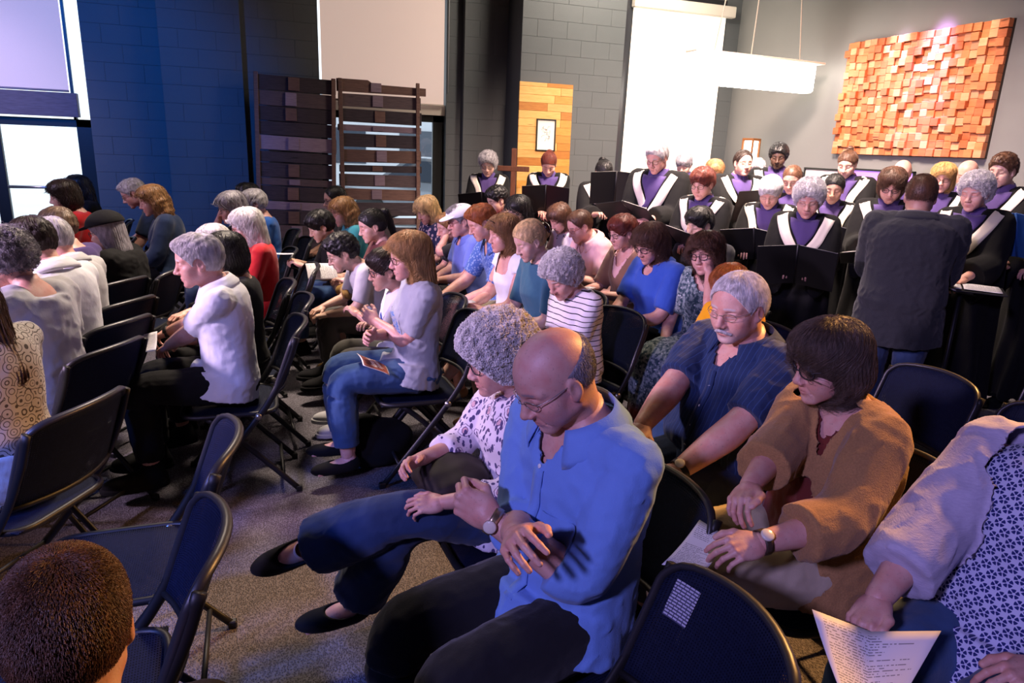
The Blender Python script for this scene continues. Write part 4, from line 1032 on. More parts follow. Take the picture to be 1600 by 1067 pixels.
# the lit screen blind by the corner
bl = empty('roller_blind', (0, 0, 0), 0, label='brightly lit white roller blind by the room corner behind the choir', category='blind')
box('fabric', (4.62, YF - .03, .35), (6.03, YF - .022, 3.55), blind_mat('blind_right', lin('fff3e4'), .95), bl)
box('headbox', (4.60, YF - .10, 3.50), (6.14, YF - .0, 3.64), paint_mat('cream_box', lin('efe4d4')), bl, .01)
box('window_3', (4.54, YF + .02, 0), (6.06, YF + .06, 3.72), plain('window_dark', (.03, .03, .035), .3), None, 0, **STRUCT)
# outside
box('pavement_outside', (-8, 9.95, -.12), (9, 30, -.02), paint_mat('pavement', (.75, .75, .75)), None, 0, **STRUCT)
bd = empty('building', (0, 0, 0), 0, label='pale low building seen through the glass door beyond the pallets', category='building')
box('wall', (1.0, 26, -.1), (14, 28, 3.2), paint_mat('stucco', (.55, .56, .58)), bd); box('roof', (.8, 25.8, 3.2), (14.2, 28.2, 3.4), paint_mat('roofgrey', (.2, .21, .23)), bd)
for k in range(4): box('window', (2 + 2.6 * k, 25.96, .9), (3.4 + 2.6 * k, 26.0, 2.1), plain('dark_glass', (.05, .06, .08), .15), bd)
def car(x, y, rz, label):
    r = empty('car', (x, y, -.02), rz, label=label, category='car'); pr = [(-2.1, .35), (-2.1, .75), (-1.5, .86), (-.95, 1.38), (.55, 1.42), (1.25, .95), (2.05, .80), (2.15, .35)]
    v = [(a, sd * .82 * (1 if z < .95 else .8), z) for sd in (-1, 1) for a, z in pr]; n = len(pr); f = [tuple(range(n)), tuple(range(2 * n - 1, n - 1, -1))] + [(i, i + n, (i + 1) % n + n, (i + 1) % n) for i in range(n)]
    link('car_body', mesh('car_body', v, f, [plain('car_paint', (.30, .32, .35), .25, .3)], smooth=False), r)
    for sd in (-1, 1):
        v = [(-.85, sd * .70, 1.32), (.5, sd * .70, 1.36), (1.1, sd * .80, .96), (-1.3, sd * .80, .92)]; link('car_window', mesh('car_window', v, [(0, 1, 2, 3)], [plain('dark_glass', (.05, .06, .08), .15)], smooth=False), r)
        for a in (-1.3, 1.35): rod('wheel', [(a, sd * .70, .33), (a, sd * .86, .33)], .33, plain('tyre', (.02, .02, .02), .8), r, 18)
car(3.6, 15.2, math.radians(155), 'grey car parked outside the glass door right of the pallets')

# ---------------------------------------------------------------- pallets, timber panel, cross, art
def pallet(name, x0, x1, y, zs, lean, label, mats, posts, notch=False, tilt=0.0, over=.03):
    r = empty(name, ((x0 + x1) / 2, y, 0), 0, label=label, category='pallet'); r.rotation_euler = (math.radians(-lean), math.radians(tilt), 0); w = (x1 - x0) / 2; H = 2.42
    for px, pw in posts: box('post', (px - pw / 2, -.045, 0), (px + pw / 2, -.012 if name == 'pallet' else -.01, H), mats[0], r, .004)
    rg = random.Random(len(label)); z = H - .02; k = 0
    for h, gap, m in zs:
        z -= h
        if notch and k == 0:
            v = [(-w - over, 0, z), (w + over + .05, 0, z), (w + over + .05, 0, z + h * .72), (-.15 * w, 0, z + h * .80), (-.30 * w, 0, z + h * 1.15), (-w - over, 0, z + h * 1.15)]
            v = [(a, b - .008, c) for a, b, c in v] + [(a, b + .012, c) for a, b, c in v]; f = [tuple(range(6)), tuple(range(11, 5, -1))] + [(i, i + 6, (i + 1) % 6 + 6, (i + 1) % 6) for i in range(6)]
            o = link('plank', mesh('plank', v, f, [mats[m]], smooth=False), r)
        else:
            a = rg.uniform(0, over); vv, f = box_vf((-w - over + a, -.010, 0), (w + over - rg.uniform(0, over), .010, h), .003); vv[:, 2] += vv[:, 0] * rg.uniform(-.012, .012)
            o = link('plank', mesh('plank', vv, f, [mats[m]], smooth=False), r); o.location = (0, rg.uniform(-.003, .004), z)
        if k % 2 == 0 or m != 1:
            c = rg.uniform(-.05, .12) * w; vv, f = box_vf((-.065, -.026, .01), (.065, -.011, h - .01), .003); o = link('cleat', mesh('cleat', vv, f, [mats[2 if m != 1 else 0]], smooth=False), r); o.location = (c - .05, 0, z)
        z -= gap; k += 1
        if z < .1: break
    return r
WG = [wood_mat('pallet_brown', lin('6e5148'), lin('8d6a5c'), .8), wood_mat('pallet_dark', lin('3a3034'), lin('54464a'), .85), wood_mat('pallet_pale', lin('8a7480'), lin('a48c94'), .8), wood_mat('pallet_mid', lin('5a4a4c'), lin('75605e'), .85)]
zs1 = [(.17, .006, 1), (.17, .008, 3), (.165, .008, 1), (.155, .012, 1), (.165, .02, 2), (.12, .012, 1), (.17, .012, 1), (.085, .012, 3), (.17, .014, 1), (.10, .006, 2), (.17, .01, 1), (.16, .01, 3), (.17, .012, 1), (.15, .01, 1), (.17, .01, 3), (.15, .01, 1), (.15, .01, 1)]
pallet('pallet', -.10, .78, 9.16, zs1, 3.0, 'purple-lit dark pallet screen with closed planks against the wall', WG, [(-.46, .05), (.43, .05)], tilt=1.5)
zs2 = [(.13, .022, 0), (.15, .03, 3), (.155, .03, 1), (.075, .03, 2), (.16, .03, 1), (.155, .035, 0), (.085, .03, 1), (.15, .03, 3), (.14, .03, 0), (.17, .03, 1), (.085, .03, 3), (.15, .03, 1), (.10, .03, 2), (.15, .03, 3), (.14, .03, 1), (.12, .03, 0), (.12, .03, 1)]
pallet('pallet', .90, 1.90, 9.20, zs2, 2.0, 'brown slatted pallet screen with open gaps standing before the glass door', WG, [(-.49, .05), (.47, .045)], notch=True)
r = empty('timber_panel', (3.46, 8.80, 0), 0, label='orange pine plank panel leaning on the wall behind the cross', category='panel'); r.rotation_euler = (math.radians(-1.5), 0, 0)
WO = [wood_mat('pine_a', lin('c8842c'), lin('e0a450'), .5, (1, 6, 9)), wood_mat('pine_b', lin('b0681e'), lin('cc8a38'), .5, (1, 6, 9)), wood_mat('pine_c', lin('dca050'), lin('eebc70'), .5, (1, 6, 9))]
rg = random.Random(3); z = 0; k = 0
while z < 2.48:
    h = min(.098, 2.5 - z); xs = [-.37, rg.uniform(-.1, .22), .37]
    for a, b in zip(xs[:-1], xs[1:]):
        vv, f = box_vf((a + .0015, -.02, z + .001), (b - .0015, rg.uniform(-.001, .001), z + h - .001), .002); o = link('plank', mesh('plank', vv, f, [WO[rg.choice((0, 0, 2, 1, 2))]], smooth=False), r)
    z += h; k += 1
r = empty('picture_frame', (3.47, 8.828, 1.86), 0, label='small black framed line drawing hung on the orange pine panel', category='picture'); r.rotation_euler = (math.radians(-1.5), 0, 0)
for a, b, c, d in ((-.135, -.12, -.20, .20), (.12, .135, -.20, .20), (-.135, .135, -.20, -.185), (-.135, .135, .185, .20)): box('moulding', (a, -.022, c), (b, .0, d), M_DARK, r, .002)
G = np.array([[(x, -.006, z) for z in np.linspace(-.185, .185, 3)] for x in np.linspace(-.12, .12, 3)]); grid_mesh('drawing', G, [print_mat('line_drawing', 'drawing')], 0, r, uv=True)
wc = wood_mat('cross_wood', lin('5a3020'), lin('7a4830'), .5, (8, 8, 1))
r = empty('cross', (2.94, 8.52, .98), math.radians(-20), label='dark wooden table cross standing left of the pine panel', category='cross')
box('upright', (-.032, -.02, 0), (.032, .02, .70), wc, r, .006); box('crossbar', (-.20, -.023, .42), (.20, .023, .485), wc, r, .006); box('foot', (-.11, -.08, -.02), (.11, .08, .02), wc, r, .008)
r = empty('side_table', (2.98, 8.50, 0), math.radians(-20), label='small wooden table carrying the cross and open songbook', category='table'); tw = wood_mat('table_wood', lin('8a5a34'), lin('a87444'), .5)
box('table_top', (-.32, -.22, .925), (.32, .22, .96), tw, r, .008)
for a in (-.28, .28):
    for b in (-.18, .18): box('leg', (a - .02, b - .02, 0), (a + .02, b + .02, .925), tw, r, .004)
# the wall of wooden blocks
r = empty('wood_block_art', (XR, 5.81, 1.77), 0, label='large mosaic of proud orange wooden blocks hung on the grey right wall', category='artwork')
box('backing', (-.03, -.935, 0), (-.002, .935, 1.19), plain('art_back', (.05, .03, .02), .7), r)
WA = [wood_mat('art_a', lin('c4683a'), lin('d4804c'), .6, (8, 1, 8), 6), wood_mat('art_b', lin('ac5026'), lin('c46a3a'), .6, (8, 1, 8), 6), wood_mat('art_c', lin('d4885c'), lin('e2a078'), .6, (8, 1, 8), 6)]
rg = random.Random(11); NX, NZ = 22, 16; bw, bh = 1.87 / NX, 1.19 / NZ; stuff = [[], [], []]; proto = {}
for i in range(NX):
    for k in range(NZ):
        d = rg.choice((.04, .055, .055, .07, .085)); m = rg.choice((0, 0, 1, 2)); key = (d, m)
        y = -.935 + bw * (i + .5); z = bh * k + (.5 * bh * ((i * 7) % 3 - 1) * .25 if 0 < k < NZ - 1 else 0)
        vf = box_vf((-d, -bw / 2 + .001, .001), (-.01, bw / 2 - .001, bh - .001), .003)
        if i * NZ + k < 300:
            if key not in proto: proto[key] = mesh('art_block', *vf, [WA[m]], smooth=False)
            o = link('art_block', proto[key], r); o.location = (-.015, y, z)
        else: v, f = vf; stuff[m].append((v + np.array((-.015, y, z)), f))
V, F = join([q for s in stuff for q in s]); fm = sum([[m] * sum(len(f) for v, f in s) for m, s in enumerate(stuff)], [])
link('art_block', mesh('art_block_far', V, F, WA, smooth=False, fm=fm), r, kind='stuff')
# pendant over the choir
r = empty('pendant_light', (5.2, 6.95, 2.61), math.radians(4), label='glowing long white pendant light hung on wires above the choir', category='lamp')
ME = emit('lamp_glow', (1.0, .93, .84), 15.0); steel = plain('lamp_steel', (.75, .7, .62), .4, .3)
v, f = box_vf((-.80, -.09, -.18), (.80, .09, .13), .03); link('diffuser', mesh('diffuser', v, f, [ME], smooth=False), r)
box('cover', (-.90, -.10, .13), (.90, .10, .155), steel, r, .006)
for a in (-.60, -.1, .60): rod('wire', [(a, 0, .15), (a * .55, 0, HC - 2.61)], .006, steel, r, 6)
# lantern behind the choir and pictures on the right wall
r = empty('lantern', (6.05, 8.0, 0), .3, label='white glowing lantern with orange wooden frame on a stand behind choir', category='lamp'); wo = wood_mat('lantern_wood', lin('b0642c'), lin('cc8040'), .5)
box('shade', (-.065, -.065, 1.62), (.065, .065, 1.90), emit('lantern_glow', (1, .93, .85), 3.0), r, .006)
for z in (1.59, 1.90): box('frame', (-.085, -.085, z), (.085, .085, z + .03), wo, r, .004)
for a in (-.075, .075):
    for b in (-.075, .075): box('frame_post', (a - .009, b - .009, 1.6), (a + .009, b + .009, 1.92), wo, r)
rod('stand', [(0, 0, .02), (0, 0, 1.6)], .016, M_BLACK, r); rod('stand_base', [(0, 0, 0), (0, 0, .025)], .15, M_BLACK, r, 20)
def picture(y0, y1, z0, z1, label, mat, fr=.02):
    r = empty('picture_frame', (XR, (y0 + y1) / 2, (z0 + z1) / 2), 0, label=label, category='picture'); w, h = abs(y1 - y0) / 2, abs(z1 - z0) / 2
    for a, b, c, d in ((-w, -w + fr, -h, h), (w - fr, w, -h, h), (-w, w, -h, -h + fr), (-w, w, h - fr, h)): box('moulding', (-.03, a, c), (-.002, b, d), M_DARK, r, .003)
    G = np.array([[(-.012, y, z) for z in np.linspace(-h + fr, h - fr, 3)] for y in np.linspace(w - fr, -w + fr, 3)]); grid_mesh('print', G, [mat], 0, r, uv=True)
picture(7.20, 6.62, 1.20, 1.60, 'black framed picture on right wall left of the purple glowing picture', print_mat('line_drawing', 'drawing'))
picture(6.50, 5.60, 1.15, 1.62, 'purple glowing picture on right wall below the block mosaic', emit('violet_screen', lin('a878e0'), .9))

# ---------------------------------------------------------------- folding chairs
def make_chair():
    r = empty('folding_chair', (0, 0, 0), 0, category='chair', group='black folding mesh chairs')
    tubeM = M_BLACK; W = .222
    front, _ = curve_pts([(-.285, 0, .80), (-.235, 0, .66), (-.135, 0, .47), (.06, 0, .22), (.235, 0, .012)], np.ones(5), 5)
    rear, _ = curve_pts([(.13, 0, .425), (.02, 0, .33), (-.13, 0, .17), (-.27, 0, .012)], np.ones(4), 4)
    for sd in (1, -1):
        v, f = tube(front + np.array((0, sd * W, 0)), np.stack([np.full(len(front), .010), np.full(len(front), .016)], 1), 8, ref=(1, 0, 0), round_end=(False, False)); o = link('front_leg', mesh('front_leg', v, f, [tubeM]), r)
        box('rubber_foot', (.222, sd * W - .014, 0), (.255, sd * W + .014, .03), M_BLACK, o, .004)
        v, f = tube(rear + np.array((0, sd * (W - .024), 0)), np.stack([np.full(len(rear), .009), np.full(len(rear), .014)], 1), 8, ref=(1, 0, 0), round_end=(False, False)); o = link('rear_leg', mesh('rear_leg', v, f, [tubeM]), r)
        box('rubber_foot', (-.285, sd * (W - .024) - .013, 0), (-.255, sd * (W - .024) + .013, .03), M_BLACK, o, .004)
        rod('hinge', [(-.10, sd * (W - .03), .425), (-.10, sd * (W + .014), .425)], .016, plain('hinge_steel', (.4, .38, .34), .3, .9), r, 10)
    rod('stretcher', [(.15, -W, .115), (.15, W, .115)], .009, tubeM, r, 8); rod('stretcher', [(-.20, -W + .02, .09), (-.20, W - .02, .09)], .009, tubeM, r, 8)
    # seat: mesh in a dished frame
    U = np.linspace(-1, 1, 13); G = np.array([[(.025 + .205 * u, .205 * v * (1 - .10 * max(0, u) ** 6), .437 - .012 * (1 - u * u) * (1 - v * v) - .012 * max(0, u) ** 5) for v in U] for u in U])
    grid_mesh('seat', G, [weave_mat()], .004, r, uv=True)
    a = np.linspace(0, 2 * math.pi, 37); e = np.sign(np.cos(a)) * abs(np.cos(a)) ** .35, np.sign(np.sin(a)) * abs(np.sin(a)) ** .35
    v, f = tube(np.stack([.025 + .21 * e[0], .21 * e[1], .434 + 0 * a], 1), np.full(37, .012), 8, round_end=(False, False)); link('seat_frame', mesh('seat_frame', v, f, [tubeM]), r)
    # backrest: bowed panel with rounded upper corners
    def bp(u, v):                                         # u across -1..1, v up 0..1
        top = .835 - .022 * u * u - .045 * abs(u) ** 12; z = .53 + (top - .53) * v; x = -.175 - (z - .53) * .36 - .060 * (1 - u * u)
        return (x, .222 * u, z)
    G = np.array([[bp(u, v) for v in np.linspace(0, 1, 9)] for u in np.linspace(-1, 1, 17)]); grid_mesh('backrest', G, [weave_mat()], .004, r, uv=True)
    P = [bp(-1, v) for v in np.linspace(0, .97, 6)] + [bp(u, 1) for u in (-.99, -.96, -.92, -.86, -.75, -.6, -.45, -.3, -.15, 0, .15, .3, .45, .6, .75, .86, .92, .96, .99)] + [bp(1, v) for v in np.linspace(.97, 0, 6)]
    q = np.array(P); v, f = tube(q, np.stack([np.full(len(q), .009), np.full(len(q), .013)], 1), 8, ref=(1, 0, .3), round_end=(False, False)); link('back_rim', mesh('back_rim', v, f, [plain('rim_grey', (.022, .022, .026), .4, .1)]), r)
    q = np.array([bp(u, 0) for u in np.linspace(-1, 1, 9)]); v, f = tube(q, np.full(9, .010), 8, round_end=(False, False)); link('back_rail', mesh('back_rail', v, f, [tubeM]), r)
    return r
def dup(root, loc, rz, **props):
    r = root.copy(); COL.objects.link(r); r.location = loc; r.rotation_euler = (0, 0, rz)
    for k, v in props.items(): r[k] = v
    for ch in list(root.children):
        c = ch.copy(); COL.objects.link(c); c.parent = r
        for g in ch.children: d = g.copy(); COL.objects.link(d); d.parent = c
    return r
# ---------------------------------------------------------------- people
WHT = cloth('white')
def tee(k, sl=.36, **kw): return top(cloth(k), sl, hem=.05, **kw)
def jeans(k='jeans', **kw): return bottoms(cloth(k), **kw)
def vneck(depth, w=.085):
    def cut(p, co):
        t, f, l = torso_coords(p, co); return (f > -.01) & (t > 1 - depth) & (abs(l) < w * p.s * (t - (1 - depth)) / depth + .004)
    return cut
def shirt(k, sl=.40, **kw): return [top(cloth(k), sl, hem=.06, t1=.985, cut=vneck(.13, .05), **kw), collar(cloth(k))]
def scoop(t0=.93):
    def cut(p, co):
        t, f, l = torso_coords(p, co); return (t > t0 - .10 * (f > 0)) & (abs(l) < .085 * p.s)
    return cut
def open_front(w0=.035, w1=.085, tmax=1.2):
    def cut(p, co):
        t, f, l = torso_coords(p, co); return (f > .02) & (abs(l) < w0 + (w1 - w0) * np.clip(1 - t, 0, 1.3) + .02 * np.clip(t - .75, 0, .3) / .3) & (t < tmax) & (t > -.3) & (f < .30)
    return cut
# near rows
N1 = person('person in white floral blouse and dark jeans, legs crossed, handbag on lap', (785, 487, 2.15), 184, 'f', 'rosy', ('curly', 'white'), s=.95, g=1.06, lean=-3, slump=14, head=(16, -4, 0), hands=((690, 785, .28, 'x'), (655, 718, .30, 'x')), hp=('relax', 'relax'), palm=((.3, .5, 1), (.8, -.3, .6)), legs='crossL', knees=(((500, 790, .70, 'z'), (418, 880, .40, 'z'), (1, -.2, -.35)), ((530, 850, .56, 'z'), (525, 985, .09, 'z'), (1, 0, 0))),
    wear=(top(cloth('floralblouse'), .82, .014, hem=.07, fold=.005), jeans('darkjeans', flare=.035)), shoes=('flat', 'black'), res='hi', glasses='dark', dz=-.02, strands=9000)
N2 = person('person in bright blue button-down shirt and wire glasses, arms crossed, head bowed', (872, 512, 1.62), 196, 'm', 'rosy', ('fringe', 'grey'), s=1.04, g=1.04, belly=.02, lean=-1, slump=12, head=(32, -8, 0), hands=((768, 812, .235, 'x'), (806, 838, .262, 'x')), hp=('grip', 'relax'), palm=((1, -.2, .5), (.8, .1, .9)), legs='plain',
    wear=(top(cloth('sky'), (.74, .74), .014, t1=.985, hem=.06, fold=.006, ff=22, cut=vneck(.13, .05)), collar(cloth('sky'), .046), decal('pocket', cloth('sky'), .44, .60, .055, .004, .085), placket(cloth('sky')), buttons('white', (.82, .62, .42, .22)), bottoms(cloth('charcoal')), band('watch', 0, plain('watch_gold', (.55, .42, .28), .3, .9), face=plain('watch_dial', (.7, .65, .55), .2)),
          band('cuff', 0, cloth('sky'), .020, .028, .085)), res='hi', glasses='wire', dz=.035, strands=2500, fat=1.03)
N3 = person('person in navy short-sleeved shirt with white buttons, dozing upright with hands on thighs', (1163, 424, 2.43), 190, 'm', 'rosy', ('recede', 'white'), s=1.05, g=1.22, belly=.09, lean=-4, slump=12, head=(14, 6, 0), hands=((1058, 737, .42, 'x'), (992, 680, .46, 'x')), hp=('grip', 'relax'), palm=((0, .4, 1), (0, 0, 1)),
    wear=(top(cloth('navyshirt'), .44, .016, t1=.985, hem=.06, fold=.006, cut=vneck(.15, .055)), collar(cloth('navyshirt'), .042), placket(cloth('navyshirt')), buttons('white'), jeans('darkjeans'), band('watch', 0, M_BLACK, face=plain('watch_dial', (.7, .65, .55), .2))), res='hi', glasses='wire', fat=1.12, beard=.9, strands=6000)
N4 = person('person in camel cardigan over rust top and dark glasses, holding folded text sheet', (1312, 498, 1.92), 172, 'f', 'rosy', ('bob', 'bobbrown'), s=.97, hs=.93, g=1.16, belly=.03, lean=-2, slump=14, head=(14, -4, 0), hands=((1188, 848, .40, 'x'), (1150, 790, .42, 'x')), hp=('relax', 'hold'), palm=((.2, .6, 1), (.2, -.3, 1)),
    wear=(top(cloth('rust'), 0, .010, name='blouse', cut=vneck(.26, .11), fold=.005), top(cloth('camel'), .86, .026, t0=-.16, t1=.99, hem=.08, name='cardigan', cut=open_front(.075, .12), fold=.007, ff=20), bottoms(cloth('khaki'), fold=.005), band('watch', 0, plain('watch_brown', (.05, .03, .02), .5), face=plain('watch_dial', (.7, .65, .55), .2))), res='hi', glasses='dark', strands=9000, fat=1.08)
N5 = person('person in lavender cardigan over blue petal-print blouse, holding large sheet, head out of frame', (0, 0), 190, 'f', 'rosy', ('chin', 'grey'), s=.98, g=1.28, belly=.05, lean=-10, slump=8, head=(10, 0, 0), at=(1.66, .94), hands=((1640, 1050, .34, 'x'), (1350, 962, .44, 'x')), hp=('relax', 'hold'), palm=((0, .3, 1), (.2, -.2, 1)),
    wear=(top(cloth('petals'), 0, .014, hem=.08, name='blouse', fold=.004), top(cloth('lavrib'), .90, .030, t0=-.16, t1=.99, hem=.10, name='cardigan', cut=open_front(.11, .16), fold=.008, ff=18), buttons('navy', (.80, .62, .44, .26), .0075, .012), jeans('jeans')), res='hi', strands=1500)
N6 = person('person seen from behind in the bottom corner, only the back of the head showing', (88, 868, 1.0), 100, 'm', 'tan', ('buzz', 'brown'), s=.98, lean=6, slump=14, head=(12, 0, 0), hands='lap', wear=(top(cloth('black'), .9, .016), bottoms(cloth('black'))), res='hi', glasses='wire', dz=-.10, strands=30000, chair=True)
# left block
L1 = person('person in white lace top cut by the left frame edge', (-72, 405, 2.25), 152, 'f', 'pale', ('long', 'brown'), lean=3, head=(16, 0, 0), wear=(tee('lace'), skirt(WHT)), dz=-.02)
L2 = person('person in gray off-shoulder top seen from behind, between lace top and white shirt', (6, 352, 2.88), 150, 'f', 'rosy', ('perm', 'grey'), lean=6, g=.98, head=(20, 6, 0), wear=(top(cloth('lightgrey'), .34, .018, t1=.90, hem=.05, loose=.012, fold=.007), skirt(cloth('greypants'))))
L3 = person('person in white collared shirt and khaki trousers seen from behind in the left row', (47, 335, 3.28), 148, 'm', 'pale', ('short', 'darkbrown'), g=1.04, lean=6, head=(22, 0, 0), wear=shirt('white') + [bottoms(cloth('khaki'))], dz=-.01)
L4 = person('person in light gray collared shirt between the white shirt and the dark purple sweater', (80, 338, 3.7), 148, 'm', 'rosy', ('recede', 'silver'), g=1.05, lean=6, head=(20, 0, 0), wear=shirt('lightgrey') + [bottoms(cloth('khaki'))], dz=-.035)
L5 = person('person in dark purple long-sleeved sweater sitting next to the black cap', (90, 322, 4.2), 148, 'f', 'rosy', ('bowl', 'ash'), lean=5, head=(18, 0, 0), wear=(top(cloth('purple'), .9, .014, hem=.05), bottoms(cloth('charcoal'))), dz=-.03)
LC = person('person in black cap, dark glasses and black jacket at the row end', (165, 330, 5.05), 164, 'm', 'pale', ('shoulder', 'grey'), g=1.1, lean=3, head=(14, -6, 0), beard=1, strands=0, wear=(top(cloth('black'), .92, .022, hem=.08, fold=.007), bottoms(cloth('black'))), glasses='dark')
L6 = person('person in red long-sleeved top sitting before the glass doors', (99, 280, 5.5), 188, 'f', 'pale', ('chin', 'darkbrown'), lean=4, head=(12, 0, 0), wear=(tee('red', .9), jeans('darkjeans')), res='lo')
L7 = person('person in black long-sleeved top sitting behind the red top by the glass doors', (121, 273, 6.7), 188, 'f', 'tan', ('long', 'black'), lean=2, head=(10, 0, 0), wear=(tee('black', .9), jeans('darkjeans')), res='lo', dz=-.02)
L9 = person('person in navy tee and wire glasses bent forward before the blue wall', (207, 277, 6.1), 186, 'm', 'rosy', ('short', 'silver'), lean=14, slump=20, head=(30, 0, 0), hands='knee', wear=(tee('navy'), bottoms(cloth('charcoal'))), res='lo', glasses='wire')
L10 = person('person in long dark navy top with sleeves to the wrist before the blue wall', (238, 288, 5.6), 188, 'f', 'rosy', ('wavy', 'sandy'), g=1.1, lean=4, head=(16, 0, 0), wear=(top(cloth('navy'), .7, .02, hem=.08), bottoms(cloth('black'))), res='lo')
M1 = person('person in white polo shirt and black trousers with open booklet on knee', (310, 362, 3.2), 181, 'm', 'rosy', ('short', 'white'), s=1.04, g=1.08, lean=4, slump=10, head=(12, 4, 0), hands=((232, 568, .40, 'x'), (262, 519, .31, 'x')), hp=('relax', 'hold'), palm=((0, .3, 1), (.3, -.3, 1)), wear=[top(WHT, .44, .016, t1=.985, hem=.06, fold=.0032, cut=vneck(.13, .05)), collar(WHT, .042), bottoms(cloth('black')), band('watch', 1, M_BLACK)], res='hi', strands=6000)
M2 = person('person in black top sitting right behind the white polo shirt', (352, 362, 3.72), 184, 'f', 'tan', ('bob', 'black'), lean=2, head=(12, 0, 0), wear=(tee('black', .9), bottoms(cloth('black'))), dz=-.03)
M3 = person('person in black jacket with clasped hands, mostly hidden by the white polo shirt', (333, 349, 4.1), 184, 'm', 'rosy', ('recede', 'white'), lean=3, head=(14, 0, 0), hands='clasp', wear=(top(cloth('black'), .92, .016, hem=.06), bottoms(cloth('black'))), dz=-.02)
M4 = person('person in red short-sleeved top and white trousers with brown glasses', (386, 324, 4.7), 184, 'f', 'rosy', ('shoulder', 'white'), lean=4, head=(14, 0, 0), wear=(tee('red', .6), bottoms(WHT)), glasses='brown')
M5 = person('person in charcoal top and dark glasses with one hand raised to the chin', (362, 298, 5.35), 186, 'f', 'rosy', ('shoulder', 'grey'), lean=4, head=(14, 0, 0), hands=((.34, .08, .66), (.20, -.03, 1.08)), hp=('relax', 'grip'), wear=(tee('charcoal', .9), jeans('darkjeans')), glasses='dark', res='lo')
M6 = person('person in bright blue short-sleeved top sitting near the closed pallet', (398, 294, 6.0), 188, 'f', 'rosy', ('bowl', 'silver'), lean=5, head=(16, 0, 0), wear=(tee('bluetop', .5), bottoms(cloth('charcoal'))), res='lo')
M7 = person('person in charcoal shirt by the pilaster, behind the bright blue top', (388, 284, 6.5), 188, 'm', 'tan', ('short', 'black'), lean=3, head=(8, 0, 0), wear=(tee('charcoal', .5), bottoms(cloth('charcoal'))), res='lo', dz=.02)
# middle block
C1 = person('person in gray printed tee and blue jeans, arms crossed, program on lap', (643, 361, 3.48), 182, 'f', 'rosy', ('shoulder', 'blond'), g=1.05, lean=-3, slump=5, head=(10, 2, 0), hands=((.205, -.09, .80), (.245, .075, .765)), hp=('relax', 'relax'), palm=((1, .2, .4), (1, 0, .4)), wear=(tee('greytee', .40, fold=.005), decal('shirt_print', print_mat('emblem', 'emblem'), .30, .68, .085), jeans('jeans')), shoes=('flat', 'black'), glasses='brown', res='hi', strands=6000)
C2 = person('person in white tee with blue print and dark glasses, beside the gray printed tee', (606, 385, 4.15), 182, 'f', 'tan', ('bowl', 'darkbrown'), s=.92, lean=4, head=(12, 0, 0), hands='cross', wear=(tee('white', .38), decal('shirt_print', print_mat('bear_print', 'bear'), .35, .72, .085), jeans('greypants')), glasses='dark', shoes=('clog', 'lightgrey'), dz=-.02)
C3 = person('person in pale gray plain tee and wire glasses leaning far forward over the lap', (536, 362, 4.55), 184, 'm', 'asian', ('spiky', 'black'), s=.92, lean=20, slump=14, head=(26, 0, 0), hands='knee', wear=(tee('lightgrey', .44), bottoms(cloth('greypants'))), glasses='wire', dz=.05)
C4 = person('person in maroon tee with one bare shin laid across the other knee', (583, 324, 5.0), 186, 'f', 'pale', ('pony', 'black'), g=1.1, lean=3, head=(18, 0, 0), hands='hold', legs='ankleR', wear=(tee('maroon', .5), bottoms(cloth('black'), .40, name='shorts')), shoes=('shoe', 'brownshoe'))
C5 = person('person in black tee and jeans reading a paper held up in both hands', (502, 326, 5.35), 188, 'f', 'asian', ('bowl', 'black'), lean=10, head=(26, 0, 0), hands='read', hp=('hold', 'hold'), wear=(tee('black', .5), jeans('jeans')))
C6 = person('person in turquoise tee sitting before the slatted pallet', (537, 307, 5.9), 188, 'f', 'rosy', ('wavy', 'sandy'), lean=5, head=(18, 0, 0), wear=(tee('tealtop', .4), jeans('jeans')), res='lo')
C7 = person('person in charcoal tee and dark glasses between the two pallet screens', (524, 290, 6.45), 188, 'm', 'tan', ('recede', 'black'), lean=4, head=(14, 0, 0), wear=(tee('charcoal', .4), jeans('darkjeans')), res='lo', glasses='dark')
D1 = person('person in navy floral blouse bowing before the slatted pallet', (668, 305, 6.25), 200, 'f', 'rosy', ('chin', 'lightblond'), g=1.1, lean=8, head=(28, 0, 0), wear=(tee('floralnavy', .5), jeans('darkjeans')), res='lo', strands=900)
D2 = person('person in charcoal tee with a fist at the mouth, beside the white cap', (703, 330, 5.8), 186, 'm', 'rosy', ('short', 'sandy'), s=.84, lean=10, head=(16, 0, 0), hands=((.22, .06, .98), (.34, -.08, .64)), hp=('grip', 'relax'), wear=(tee('charcoal', .42), bottoms(cloth('charcoal'), .6, name='shorts')), dz=.03)
D3 = person('person in white cap and periwinkle polo shirt with clasped hands', (722, 317, 5.36), 184, 'm', 'rosy', ('short', 'grey'), g=1.15, belly=.04, lean=4, head=(16, 0, 0), hands='clasp', hp=('clasp', 'clasp'), wear=shirt('peri', .40) + [bottoms(cloth('charcoal'))], glasses='red', dz=-.05)
D4 = person('person in light blue patterned shirt bowing over the lap beside the periwinkle polo', (754, 316, 4.83), 184, 'm', 'rosy', ('short', 'ginger'), lean=14, slump=14, head=(28, 0, 0), hands='knee', wear=shirt('blueprint', .42) + [bottoms(cloth('khaki'), .6, name='shorts')], dz=.03, strands=2500)
D5 = person('person in white sleeveless top and white shorts, sunglasses pushed up on head', (790, 334, 4.47), 186, 'f', 'rosy', ('shoulder', 'sandy'), lean=4, head=(10, 0, 0), hands='lap', legs='crossL', wear=(top(WHT, .17, .010, hem=.05, cut=scoop(.90)), bottoms(WHT, .26, name='shorts')), shoes=('flat', 'nude'), strands=2500, dz=-.01)
